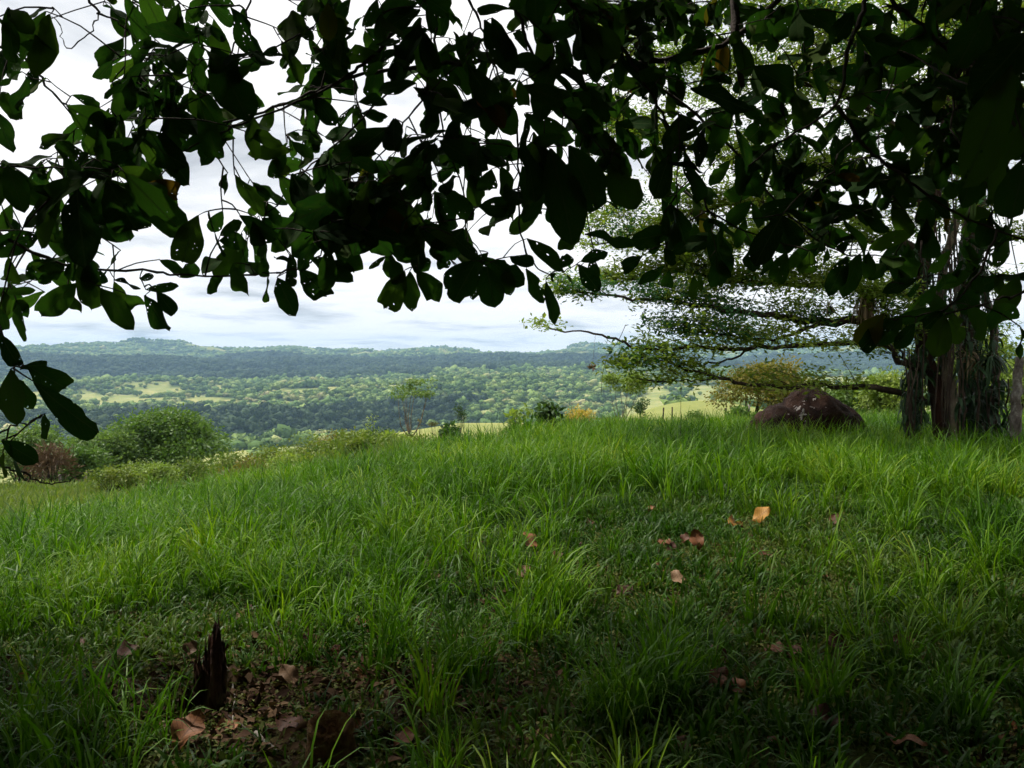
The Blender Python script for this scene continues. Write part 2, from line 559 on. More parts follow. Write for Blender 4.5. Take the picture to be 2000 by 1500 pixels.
def pasture_amount(x, y):
    """1 where there is open pasture, 0 under forest"""
    d = np.hypot(x, y)
    u = 1000 + F * x / np.clip(y, 20, None)
    n = fbm(x / 300.0, y / 230.0, 41, 4)
    n2 = fbm(x / 95.0, y / 80.0, 47, 3)
    p = np.zeros_like(d)
    near = 1 - sstep(330, 480, d)
    # plateau with pastures on top of the scarp
    plat = sstep(1650, 1900, d) * (1 - sstep(2500, 3000, d)) * (1 - sstep(800, 1000, u))
    p = np.maximum(p, plat * sstep(-0.05, 0.10, n + 0.65 * n2 + 0.13))
    # foot of the valley
    foot = sstep(430, 560, d) * (1 - sstep(900, 1080, d))
    p = np.maximum(p, foot * sstep(0.08, 0.18, n + 0.45 * n2 + 0.13))
    # rolling pastures on the right
    rp = sstep(1120, 1260, u) * sstep(280, 400, d) * (1 - sstep(2300, 2900, d))
    p = np.maximum(p, rp * sstep(-0.14, -0.02, n + 0.4 * n2))
    # the far, pale range
    fr = sstep(4700, 5200, d)
    p = np.maximum(p, fr * sstep(0.10, 0.26, n + 0.4 * n2))
    p = np.maximum(p, near)
    return p


def dark_or_shadowed_forest(x, y):
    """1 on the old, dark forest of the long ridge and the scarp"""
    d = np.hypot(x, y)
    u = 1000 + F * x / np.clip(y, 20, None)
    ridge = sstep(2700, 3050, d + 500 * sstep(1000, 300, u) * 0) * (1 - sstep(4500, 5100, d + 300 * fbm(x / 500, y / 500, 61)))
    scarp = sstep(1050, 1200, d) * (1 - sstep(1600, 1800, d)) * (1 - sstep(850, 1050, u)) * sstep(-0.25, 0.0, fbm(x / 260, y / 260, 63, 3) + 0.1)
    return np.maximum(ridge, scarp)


# ground sheet: rings round the camera, close together near it, out to the horizon
az = np.concatenate([np.linspace(-45, 45, 420), np.linspace(45, 315, 92)[1:-1]])
az = np.radians(az)
rad = np.concatenate([[0.02], np.geomspace(0.4, 9300, 420)])
AZ, RD = np.meshgrid(az, rad)
gx, gy = (RD * np.sin(AZ)).ravel(), (RD * np.cos(AZ)).ravel()
gh = ground_z(gx, gy)
nA, nR = len(az), len(rad)
ii = np.arange(nR - 1)[:, None] * nA
jj = np.arange(nA)[None]
a_, b_ = (ii + jj).ravel(), (ii + (jj + 1) % nA).ravel()
gfaces = np.stack([a_, b_, b_ + nA, a_ + nA], 1)
gd = np.hypot(gx, gy)
pas = pasture_amount(gx, gy)
drk = dark_or_shadowed_forest(gx, gy)
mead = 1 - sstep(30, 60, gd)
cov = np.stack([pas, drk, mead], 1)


def ground_material():
    m, t, out = new_mat('ground')
    geo = t.nodes.new('ShaderNodeNewGeometry')
    at = t.nodes.new('ShaderNodeAttribute')
    at.attribute_name = 'cover'
    sp = t.nodes.new('ShaderNodeSeparateColor')
    t.links.new(at.outputs['Color'], sp.inputs[0])

    def noise(s, det=6.0, r=0.6):
        n = nd(t, 'ShaderNodeTexNoise', i_Scale=s, i_Detail=det, i_Roughness=r)
        t.links.new(geo.outputs['Position'], n.inputs['Vector'])
        return n.outputs[0]
    soil = rampn(t, noise(9.0, 9.0, 0.7), [(0.25, (0.018, 0.012, 0.008)), (0.45, (0.06, 0.038, 0.02)), (0.58, (0.075, 0.065, 0.02)), (0.75, (0.14, 0.10, 0.055))])
    moss = rampn(t, noise(30.0, 4.0), [(0.3, (0.025, 0.045, 0.008)), (0.7, (0.09, 0.12, 0.025))])
    near = mixc(t, rampn(t, noise(1.3, 5.0), [(0.42, 0.0), (0.58, 0.85)]), soil, moss)
    past = rampn(t, noise(0.02, 8.0, 0.65), [(0.3, (0.15, 0.20, 0.055)), (0.5, (0.27, 0.28, 0.095)), (0.7, (0.40, 0.36, 0.15))])
    past = mixc(t, rampn(t, noise(0.5, 4.0), [(0.35, 0.0), (0.7, 0.3)]), past, (0.15, 0.19, 0.05))
    wood = rampn(t, noise(0.05, 8.0, 0.7), [(0.3, (0.022, 0.045, 0.015)), (0.7, (0.07, 0.11, 0.03))])
    wood = mixc(t, sp.outputs[1], wood, (0.02, 0.038, 0.016))  # dark scarp floor; on the ridge this tone stands for cloud shadow
    col = mixc(t, sp.outputs[0], wood, past)
    col = mixc(t, sp.outputs[2], col, near)
    pb = nd(t, 'ShaderNodeBsdfPrincipled', i_Roughness=0.95)
    pb.inputs['Specular IOR Level'].default_value = 0.05
    t.links.new(col, pb.inputs['Base Color'])
    bp = nd(t, 'ShaderNodeBump', i_Strength=0.9, i_Distance=0.03)
    t.links.new(noise(22.0, 8.0, 0.7), bp.inputs['Height'])
    t.links.new(bp.outputs[0], pb.inputs['Normal'])
    t.links.new(pb.outputs[0], out.inputs[0])
    return m


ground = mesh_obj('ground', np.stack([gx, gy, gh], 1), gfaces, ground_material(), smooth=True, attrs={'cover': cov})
tag(ground, 'grassy hilltop falling away to a wide wooded valley and far ridges', 'ground', kind='structure')

# ================================================================== instanced stuff
def scatter(name, pts, rotz, scale, idx, templates, label, cat, tilt=None):
    """one object of stuff: copies of the templates on the given points"""
    col = bpy.data.collections.new(name + '_pieces')
    for i, o in enumerate(templates):
        for c in list(o.users_collection):
            c.objects.unlink(o)
        o.name = 'piece_%02d' % i
        col.objects.link(o)
    me = bpy.data.meshes.new(name)
    pts = np.asarray(pts, np.float32)
    me.vertices.add(len(pts))
    me.vertices.foreach_set('co', pts.ravel())
    rot = np.zeros((len(pts), 3), np.float32)
    rot[:, 2] = rotz
    if tilt is not None:
        rot[:, :2] = tilt
    me.attributes.new('rot', 'FLOAT_VECTOR', 'POINT').data.foreach_set('vector', rot.ravel())
    scale = np.asarray(scale, np.float32)
    if scale.ndim == 1:
        scale = np.repeat(scale[:, None], 3, 1)
    me.attributes.new('scl', 'FLOAT_VECTOR', 'POINT').data.foreach_set('vector', scale.ravel())
    me.attributes.new('idx', 'INT', 'POINT').data.foreach_set('value', np.asarray(idx, np.int32))
    o = bpy.data.objects.new(name, me)
    link(o)
    g = bpy.data.node_groups.new(name, 'GeometryNodeTree')
    g.interface.new_socket('Geometry', in_out='INPUT', socket_type='NodeSocketGeometry')
    g.interface.new_socket('Geometry', in_out='OUTPUT', socket_type='NodeSocketGeometry')
    gi, go = g.nodes.new('NodeGroupInput'), g.nodes.new('NodeGroupOutput')
    ci = g.nodes.new('GeometryNodeCollectionInfo')
    ci.inputs['Collection'].default_value = col
    ci.inputs['Separate Children'].default_value = True
    ci.inputs['Reset Children'].default_value = True
    ip = g.nodes.new('GeometryNodeInstanceOnPoints')
    ip.inputs['Pick Instance'].default_value = True

    def named(nm, typ):
        n = g.nodes.new('GeometryNodeInputNamedAttribute')
        n.data_type = typ
        n.inputs['Name'].default_value = nm
        return n.outputs['Attribute']
    g.links.new(gi.outputs[0], ip.inputs['Points'])
    g.links.new(ci.outputs[0], ip.inputs['Instance'])
    g.links.new(named('idx', 'INT'), ip.inputs['Instance Index'])
    er = g.nodes.new('FunctionNodeEulerToRotation')
    g.links.new(named('rot', 'FLOAT_VECTOR'), er.inputs[0])
    g.links.new(er.outputs[0], ip.inputs['Rotation'])
    g.links.new(named('scl', 'FLOAT_VECTOR'), ip.inputs['Scale'])
    g.links.new(ip.outputs[0], go.inputs[0])
    md = o.modifiers.new('scatter', 'NODES')
    md.node_group = g
    return tag(o, label, cat, kind='stuff')


# ---- far forest: lumpy crowns with leaf clumps
def crown_template(name, mat, seed, n_crowns=1, cards=130):
    rg = np.random.default_rng(seed)
    V, Fc, n = [], [], 0
    for c in range(n_crowns):
        if n_crowns > 1:
            off = np.array([rg.uniform(-1.0, 1.0), rg.uniform(-1.0, 1.0), rg.uniform(-0.12, 0.12)])
            s = rg.uniform(0.35, 0.62)
        else:
            off, s = np.zeros(3), 1.0
        bm = bmesh.new()
        bmesh.ops.create_icosphere(bm, subdivisions=2, radius=0.40)
        v = np.array([q.co[:] for q in bm.verts])
        f = np.array([[q.index for q in p.verts] for p in bm.faces])
        bm.free()
        v *= (1 + 0.30 * rg.normal(0, 1, (len(v), 1)))
        v[:, 2] *= 0.8
        v[:, 2] += 0.45
        V.append(v * s + off)
        Fc.append(f + n)
        n += len(v)
        dr = unit(rg.normal(0, 1, (cards, 3)))
        dr[:, 2] = np.abs(dr[:, 2]) * 0.9 - 0.12
        lump = 0.40 + 0.13 * np.sin(dr[:, 0] * 5 + seed) * np.cos(dr[:, 1] * 5.5 - seed) + rg.normal(0, 0.045, cards)
        pos = dr * lump[:, None] * np.array([1.1, 1.1, 0.85]) + np.array([0, 0, 0.45])
        ax = unit(np.cross(dr, rg.normal(0, 1, (cards, 3))))
        nr = unit(dr + rg.normal(0, 0.5, (cards, 3)))
        sz = rg.uniform(0.10, 0.22, cards)
        lv, lf = leaf_quads(pos - ax * sz[:, None] * 0.5, ax, nr, sz, sz * 0.8, 0.2)
        V.append(lv * s + off)
        Fc.append(lf + n)
        n += len(lv)
    return mesh_obj(name, np.concatenate(V), np.concatenate(Fc), mat)


def forest_mat(name, a, b, c, d):
    m, t, out = new_mat(name)
    oi = t.nodes.new('ShaderNodeObjectInfo')
    geo = t.nodes.new('ShaderNodeNewGeometry')
    nz = nd(t, 'ShaderNodeTexNoise', i_Scale=0.006, i_Detail=3.0)
    t.links.new(geo.outputs['Position'], nz.inputs['Vector'])
    fac = mathn(t, 'ADD', mathn(t, 'MULTIPLY', oi.outputs['Random'], 0.7), mathn(t, 'MULTIPLY', mathn(t, 'SUBTRACT', nz.outputs[0], 0.5), 0.9))
    fac = mathn(t, 'ADD', fac, mathn(t, 'MULTIPLY', geo.outputs['Random Per Island'], 0.25), clamp=True)
    col = rampn(t, fac, [(0.0, a), (0.4, b), (0.8, c), (1.0, d)])
    pb = nd(t, 'ShaderNodeBsdfPrincipled', i_Roughness=0.8)
    pb.inputs['Specular IOR Level'].default_value = 0.15
    t.links.new(col, pb.inputs['Base Color'])
    t.links.new(pb.outputs[0], out.inputs[0])
    return m


M['forest'] = forest_mat('forest_crown', (0.035, 0.075, 0.020), (0.10, 0.175, 0.042), (0.22, 0.295, 0.075), (0.38, 0.35, 0.17))
M['forest_dark_shadowed'] = forest_mat('dark_shadowed_crown', (0.010, 0.024, 0.012), (0.019, 0.040, 0.017), (0.036, 0.066, 0.025), (0.07, 0.10, 0.04))  # dark scarp trees; for the ridge, cloud shadow painted into the crowns


def far_points(n, d0, d1, power):
    a = RNG.uniform(-0.80, 0.80, n)                       # tan of the azimuth
    d = (d0 ** power + RNG.uniform(0, 1, n) * (d1 ** power - d0 ** power)) ** (1 / power)
    th = np.arctan(a)
    x, y = d * np.sin(th), d * np.cos(th)
    return x, y


def forest(name, n, d0, d1, power, smin, smax, old, label, clumps, seed0):  # old picks the dark crowns, whose tone shades the ridge
    x, y = far_points(n, d0, d1, power)
    p = pasture_amount(x, y)
    dk = dark_or_shadowed_forest(x, y)
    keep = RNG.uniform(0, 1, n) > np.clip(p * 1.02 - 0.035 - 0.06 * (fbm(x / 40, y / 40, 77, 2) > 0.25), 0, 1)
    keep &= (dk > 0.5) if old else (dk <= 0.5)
    x, y = x[keep], y[keep]
    z = ground_z(x, y)
    N = len(x)
    s = RNG.uniform(smin, smax, N) * (0.75 + 0.6 * RNG.uniform(0, 1, N) ** 3)
    sc = np.stack([s, s, s * RNG.uniform(0.75, 1.15, N)], 1)
    m = M['forest_dark_shadowed' if old else 'forest']
    tm = [crown_template('crown', m, seed0 + k, clumps, 130 if clumps == 1 else 40) for k in range(5)]
    o = scatter(name, np.stack([x, y, z - 0.05 * s], 1), RNG.uniform(0, 6.28, N), sc, RNG.integers(0, 5, N), tm, label, 'forest')
    return o


forest('forest', 26000, 520, 2900, 1.7, 12, 23, False, 'mixed green and olive forest covering the valley floor and far plateau', 1, 100)
forest('forest', 16000, 1000, 2900, 1.8, 13, 24, True, 'dark forest of the scarp, and foot of the long ridge coloured for cloud shadow', 1, 200)
forest('forest', 26000, 2600, 5600, 1.8, 32, 52, True, 'forest covering the long ridge, cloud shadow put into its dark colour', 6, 300)
forest('forest', 26000, 2700, 8500, 1.5, 30, 55, False, 'pale green wooded hills along the skyline', 6, 400)

# ---- grass
def blade_strip(rg, base, length, width, lean, az_, segs=4):
    d = np.array([math.cos(az_), math.sin(az_), 0.0])
    side = np.array([-d[1], d[0], 0.0])
    tw = rg.uniform(-0.9, 0.9)
    side = side * math.cos(tw) + d * math.sin(tw)
    pts, p, ang = [], np.array(base, float), rg.uniform(0.02, 0.25)
    for k in range(segs + 1):
        pts.append(p.copy())
        st = length / segs
        p = p + st * (d * math.sin(ang) + np.array([0, 0, math.cos(ang)]))
        ang += lean / segs * (0.5 + k * 0.45)
    v = []
    for k in range(segs):
        w = width * (0.75 + 0.5 * (k / segs)) * (1 - (k / segs) ** 2.2 * 0.72) * 0.5
        v += [pts[k] - side * w, pts[k] + side * w]
    v.append(pts[-1])
    f = [(2 * k, 2 * k + 1, 2 * k + 3, 2 * k + 2) for k in range(segs - 1)]
    f.append((2 * segs - 2, 2 * segs - 1, 2 * segs))
    return np.array(v), f


def tuft_template(name, mat, seed, n, lmin, lmax, wmin, wmax, spread, leanmin, leanmax, segs=4):
    rg = np.random.default_rng(seed)
    mb = MB()
    for k in range(n):
        a = rg.uniform(0, 6.283)
        r = spread * math.sqrt(rg.uniform(0, 1))
        a2 = a + rg.normal(0, 0.7)
        v, f = blade_strip(rg, (r * math.cos(a), r * math.sin(a), -0.02), rg.uniform(lmin, lmax), rg.uniform(wmin, wmax), rg.uniform(leanmin, leanmax), a2, segs)
        mb.add(v, f)
    return mb.build(name, mat, smooth=False)


def grass_mat(name, stops, transl=0.35):
    m, t, out = new_mat(name)
    geo = t.nodes.new('ShaderNodeNewGeometry')
    oi = t.nodes.new('ShaderNodeObjectInfo')
    nz = nd(t, 'ShaderNodeTexNoise', i_Scale=0.55, i_Detail=4.0)
    t.links.new(geo.outputs['Position'], nz.inputs['Vector'])
    fac = mathn(t, 'ADD', mathn(t, 'MULTIPLY', geo.outputs['Random Per Island'], 0.42), mathn(t, 'MULTIPLY', oi.outputs['Random'], 0.25))
    fac = mathn(t, 'ADD', fac, mathn(t, 'MULTIPLY', mathn(t, 'SUBTRACT', nz.outputs[0], 0.38), 1.5), clamp=True)
    col = rampn(t, fac, stops)
    dry = mathn(t, 'GREATER_THAN', mathn(t, 'FRACT', mathn(t, 'MULTIPLY', geo.outputs['Random Per Island'], 13.7)), 0.985)
    col = mixc(t, dry, col, (0.24, 0.20, 0.09))
    pb = nd(t, 'ShaderNodeBsdfPrincipled', i_Roughness=0.5)
    pb.inputs['Specular IOR Level'].default_value = 0.22
    t.links.new(col, pb.inputs['Base Color'])
    tr = t.nodes.new('ShaderNodeBsdfTranslucent')
    t.links.new(mixc(t, 1.0, col, (1.2, 1.35, 0.5), 'MULTIPLY'), tr.inputs[0])
    mx = t.nodes.new('ShaderNodeMixShader')
    mx.inputs[0].default_value = transl
    t.links.new(pb.outputs[0], mx.inputs[1])
    t.links.new(tr.outputs[0], mx.inputs[2])
    t.links.new(mx.outputs[0], out.inputs[0])
    return m


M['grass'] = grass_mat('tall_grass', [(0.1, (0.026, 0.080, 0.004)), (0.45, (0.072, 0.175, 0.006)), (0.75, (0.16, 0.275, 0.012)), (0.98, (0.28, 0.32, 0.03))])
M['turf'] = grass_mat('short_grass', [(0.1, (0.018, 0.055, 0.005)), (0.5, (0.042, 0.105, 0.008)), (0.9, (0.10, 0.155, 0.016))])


# where fallen leaves lie (pixel of the photograph, size in metres)
named_leaves = [
    (212, 1305, 0.14, 'broad reddish brown fallen leaf at the left, behind the jagged stump', 'dry_brown'),
    (258, 1350, 0.10, 'curled tan fallen leaf left of the jagged stump foot', 'dry_pale'),
    (357, 1300, 0.09, 'upright tan fallen leaf touching the left side of the jagged stump', 'dry_pale'),
    (145, 1284, 0.07, 'small orange-brown fallen leaf left of the broad reddish one', 'dry_brown'),
    (535, 1328, 0.15, 'large dark red-brown cupped leaf right of the jagged stump', 'dry_brown'),
    (578, 1345, 0.11, 'pale tan leaf tip overlapping the large cupped leaf', 'dry_pale'),
    (470, 1328, 0.10, 'dark brown leaf between the jagged stump and the large cupped leaf', 'dry_brown'),
    (540, 1418, 0.13, 'dark red fallen leaf just left of the round mossy stump', 'dry_brown'),
    (335, 1485, 0.15, 'large brown leaf at the bottom edge left of the sticks', 'dry_brown'),
    (720, 1243, 0.09, 'pinkish brown fallen leaf in the grass behind the round stump', 'dry_brown'),
    (845, 1362, 0.10, 'pale tan leaf under the tall tuft right of the round stump', 'dry_pale'),
    (878, 1345, 0.08, 'brown leaf beside the pale tan one under the tall tuft', 'dry_brown'),
    (787, 1412, 0.09, 'narrow tan leaf standing on edge right of the round stump', 'dry_pale'),
    (770, 1485, 0.09, 'reddish leaf at the bottom edge right of the round stump', 'dry_brown'),
    (1047, 1085, 0.17, 'upright reddish brown leaf in the middle of the clearing', 'dry_brown'),
    (1067, 1115, 0.14, 'broad flat brown leaf just below the upright reddish one', 'dry_brown'),
    (1010, 1142, 0.11, 'pinkish leaf left of and below the broad flat brown one', 'dry_pale'),
    (1448, 1036, 0.17, 'bright orange-yellow fallen leaf, the larger of a touching pair', 'dry_yellow'),
    (1470, 1030, 0.17, 'bright orange-yellow fallen leaf on the right side of a touching pair', 'dry_yellow'),
    (1365, 1092, 0.14, 'round pinkish brown leaf lying below the yellow pair', 'dry_brown'),
    (1287, 1067, 0.13, 'broad brown leaf left of the round pinkish one', 'dry_brown'),
    (1306, 1094, 0.09, 'small orange-brown leaf between the broad brown and round pinkish leaves', 'dry_brown'),
    (1629, 1040, 0.11, 'pinkish leaf alone in the grass right of the yellow pair', 'dry_brown'),
    (1482, 1092, 0.10, 'narrow red-brown leaf standing below the yellow pair', 'dry_brown'),
    (1235, 1162, 0.12, 'dark brown leaf in the shaded hollow of the clearing', 'dry_brown'),
    (1332, 1162, 0.12, 'dark leaf with a pale upturned tip in the shaded hollow', 'dry_pale'),
    (1642, 1442, 0.10, 'long red-brown leaf near the bottom right corner', 'dry_brown'),
    (1727, 1470, 0.125, 'largest brown fallen leaf, at the bottom edge on the right', 'dry_brown'),
    (1500, 1472, 0.12, 'broad tan leaf at the bottom edge left of the largest one', 'dry_brown'),
    (1340, 1468, 0.10, 'orange-brown leaf at the bottom edge below the tall central tuft', 'dry_brown'),
    (1782, 1272, 0.12, 'broad rusty leaf in the grass on the right', 'dry_brown'),
    (1612, 1275, 0.13, 'dark rusty leaf on edge left of the broad rusty one', 'dry_brown'),
    (1492, 1282, 0.11, 'orange-brown leaf in the turf right of the tall central tuft', 'dry_brown'),
    (1420, 1322, 0.10, 'upright pinkish leaf just right of the tall central tuft', 'dry_brown'),
    (1930, 1080, 0.12, 'yellowish leaf in the grass near the right edge', 'dry_yellow'),
    (1992, 1466, 0.10, 'orange leaf in the bottom right corner', 'dry_yellow'),
]
small = [(482, 1206), (467, 1207), (830, 1346), (545, 1377), (777, 994), (820, 1032), (900, 1062), (927, 1092), (872, 1027), (730, 1322), (1107, 1002), (1055, 1017), (1267, 1007),
         (1330, 1072), (1302, 1124), (1145, 1029), (1165, 1112), (1127, 1079), (1430, 1099), (1597, 1127), (1717, 1217), (1535, 1297), (1490, 1347), (1385, 1362), (1442, 1372),
         (1972, 1427), (1927, 1494), (1460, 981), (1510, 1164), (1410, 1071), (60, 1330), (100, 1390), (30, 1420), (290, 1420), (420, 1440), (600, 1300), (660, 1290), (690, 1450), (910, 1450), (1010, 1400)]


def zone_points(n, y0, y1, wide):
    y = np.sqrt(RNG.uniform(y0 * y0, y1 * y1, n))
    x = RNG.uniform(-1, 1, n) * (wide * y + 0.6)
    return x, y


def litter_zone(x, y):
    """bare, leaf-strewn soil under the tree on the left"""
    return np.exp(-(((x + 1.35) / 1.15) ** 2 + ((y - 3.75) / 0.75) ** 2)) * (0.75 + 0.6 * fbm(x * 1.3, y * 1.3, 91, 2))


def short_zone(x, y):
    """the trodden clearing ahead"""
    a = np.exp(-(((x - 1.4) / 2.6) ** 4 + ((y - 6.8) / 2.2) ** 4))
    b = np.exp(-(((x - 2.2) / 2.0) ** 4 + ((y - 4.0) / 1.6) ** 4)) * 0.92
    return np.maximum(a, b)


def tall_density(x, y):
    n = fbm(x * 0.9, y * 0.9, 83, 3)
    t = sstep(-0.35, 0.15, n + 0.05)
    t = t * (1 - 0.87 * short_zone(x, y)) * (1 - np.clip(1.15 * litter_zone(x, y), 0, 1))
    t = t * (0.45 + 0.55 * sstep(3.8, 5.2, y))
    t = np.maximum(t, 0.75 * sstep(9.2, 11.0, y))
    lip = 15.0 - 0.55 * np.clip(1 - x, 0, 9) + 0.35 * np.clip(x, 0, 14)
    t = t * (1 - sstep(0.5, 2.0, y - lip))
    t = t * (1 - 0.85 * np.exp(-(((x - 7.7) / 1.0) ** 2 + ((y - 13.6) / 0.9) ** 2)))
    return t


x, y = zone_points(19000, 2.3, 26, 0.78)
kp = RNG.uniform(0, 1, len(x)) < tall_density(x, y)
x, y = x[kp], y[kp]
# tufts that stand out in the foreground
heads = [(880, 1330, 7), (930, 1300, 5), (1240, 1400, 8), (1290, 1390, 9), (1330, 1330, 6), (1190, 1420, 6), (60, 1480, 4), (170, 1450, 4), (320, 1470, 3), (1080, 1200, 6),
         (420, 1170, 8), (560, 1150, 8), (1030, 1260, 6), (700, 1260, 4), (1720, 1300, 4), (1830, 1250, 4), (1600, 1380, 3), (1900, 1420, 3), (820, 1400, 5)]
hx, hy = [], []
for u, v, k in heads:
    c = ground_hit(u, v)
    hx += list(c[0] + RNG.normal(0, 0.09, k))
    hy += list(c[1] + RNG.normal(0, 0.09, k))
x, y = np.concatenate([x, hx]), np.concatenate([y, hy])
# the clearing keeps clear of stumps and boulder
keepout = []
for u, v, r in [(398, 1400, 0.22), (645, 1490, 0.22)] + [(q[0], q[1], q[2] * 0.75) for q in named_leaves] + [(q[0], q[1], 0.06) for q in small]:
    c = ground_hit(u, v)
    keepout.append((c[0], c[1] - (0.12 if r < 0.149 else 0.05), r + 0.03))
kp = np.ones(len(x), bool)
for kx, ky, kr in keepout:
    kp &= np.hypot(x - kx, y - ky) > kr
x, y = x[kp], y[kp]
N = len(x)
s = RNG.uniform(0.62, 1.12, N) * (0.72 + 0.28 * sstep(4, 9, y)) * (1 - 0.25 * sstep(15, 24, y))
T = [tuft_template('tuft', M['grass'], 500 + k, 24, 0.22, 0.80, 0.009, 0.021, 0.11, 0.3, 2.3, 5) for k in range(7)]
scatter('grass', np.stack([x, y, ground_z(x, y)], 1), RNG.uniform(0, 6.28, N), s, RNG.integers(0, 7, N), T,
        'tall bright green grass covering the meadow up to its crest', 'grass', tilt=RNG.normal(0, 0.12, (N, 2)))

x, y = zone_points(21000, 2.2, 13, 0.78)
kp = RNG.uniform(0, 1, len(x)) < (1 - 1.0 * np.clip(1.3 * litter_zone(x, y), 0, 0.93)) * (0.55 + 0.45 * sstep(-0.3, 0.2, fbm(x * 1.6, y * 1.6, 85, 3)))
for kx, ky, kr in keepout:
    kp &= np.hypot(x - kx, y - ky) > kr
x, y = x[kp], y[kp]
N = len(x)
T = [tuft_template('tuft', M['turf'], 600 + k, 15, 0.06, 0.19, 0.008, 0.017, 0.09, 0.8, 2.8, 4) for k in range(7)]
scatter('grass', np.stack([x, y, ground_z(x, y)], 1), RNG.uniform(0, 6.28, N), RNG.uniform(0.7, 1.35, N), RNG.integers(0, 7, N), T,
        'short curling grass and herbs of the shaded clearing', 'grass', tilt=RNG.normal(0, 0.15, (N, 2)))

# crumbled leaves and creeping herbs on the shaded soil
def litter_template(name, mat, seed, n, lmin, lmax, spread, flat):
    rg = np.random.default_rng(seed)
    p = np.c_[rg.normal(0, spread, (n, 2)), rg.uniform(0.004, 0.03, n)]
    ax = rg.normal(0, 1, (n, 3)) * np.array([1, 1, flat])
    nr = rg.normal(0, 0.5, (n, 3)) + np.array([0, 0, 1])
    L = rg.uniform(lmin, lmax, n)
    v, f = leaf_quads(p, ax, nr, L, L * rg.uniform(0.35, 0.7, n), 0.15)
    return mesh_obj(name, v, f, mat)


M['crumbs'] = foliage_mat('crumbled_leaf', [(0.05, (0.016, 0.009, 0.006)), (0.5, (0.045, 0.022, 0.012)), (0.95, (0.13, 0.080, 0.042))], rough=0.8, transl=0.05, scale=4.0, spec=0.1, rnd=1.0)
M['herb'] = foliage_mat('creeping_herb', [(0.05, (0.025, 0.055, 0.008)), (0.5, (0.065, 0.095, 0.014)), (0.95, (0.15, 0.15, 0.04))], rough=0.6, transl=0.25, scale=3.0, spec=0.15, rnd=0.9)
x, y = zone_points(9000, 2.2, 10, 0.78)
w = np.clip(litter_zone(x, y) * 1.2, 0, 1) + 0.30 * sstep(0.05, 0.35, fbm(x * 1.1, y * 1.1, 87, 3))
kp = RNG.uniform(0, 1, len(x)) < w
x, y = x[kp], y[kp]
N = len(x)
T = [litter_template('crumb', M['crumbs'], 800 + k, 20, 0.015, 0.075, 0.10, 0.3) for k in range(5)]
scatter('leaf_litter', np.stack([x, y, ground_z(x, y)], 1), RNG.uniform(0, 6.28, N), RNG.uniform(0.7, 1.4, N), RNG.integers(0, 5, N), T,
        'crumbled brown leaf litter on the shaded soil', 'leaf litter')
x, y = zone_points(12000, 2.2, 9, 0.78)
w = 0.75 * np.clip(litter_zone(x, y) * 1.1, 0, 1) * sstep(-0.15, 0.15, fbm(x * 2.2, y * 2.2, 89, 3)) + 0.35
kp = RNG.uniform(0, 1, len(x)) < w
x, y = x[kp], y[kp]
N = len(x)
T = [litter_template('herb', M['herb'], 820 + k, 30, 0.012, 0.032, 0.07, 0.7) for k in range(5)]
scatter('ground_cover', np.stack([x, y, ground_z(x, y) + 0.01], 1), RNG.uniform(0, 6.28, N), RNG.uniform(0.8, 1.6, N), RNG.integers(0, 5, N), T,
        'tiny creeping yellow-green herbs between grass and litter', 'ground cover')

# rough herbs on the slope beyond the crest
x, y = zone_points(34000, 15, 75, 0.80)
x = x - 0.0
lip = 15.0 - 0.55 * np.clip(1 - x, 0, 9) + 0.35 * np.clip(x, 0, 14)
kp = (RNG.uniform(0, 1, len(x)) < 0.25 + 0.7 * sstep(-0.3, 0.2, fbm(x * 0.35, y * 0.35, 99, 3))) & (y > lip - 0.5) & (np.hypot(x - 5.9, y - 15) > 1.5)
x, y = x[kp], y[kp]
N = len(x)
T = [tuft_template('tuft', M['shrub'], 700 + k, 34, 0.12, 0.40, 0.02, 0.05, 0.30, 0.3, 2.0, 3) for k in range(5)]
scatter('undergrowth', np.stack([x, y, ground_z(x, y)], 1), RNG.uniform(0, 6.28, N), RNG.uniform(0.8, 1.6, N) * (1 + 0.4 * sstep(-0.1, 0.4, fbm(x * 0.5, y * 0.5, 97, 2)) * sstep(1, -4, x)), RNG.integers(0, 5, N), T,
        'yellowish green weeds and low herbs on the slope below the crest', 'undergrowth')

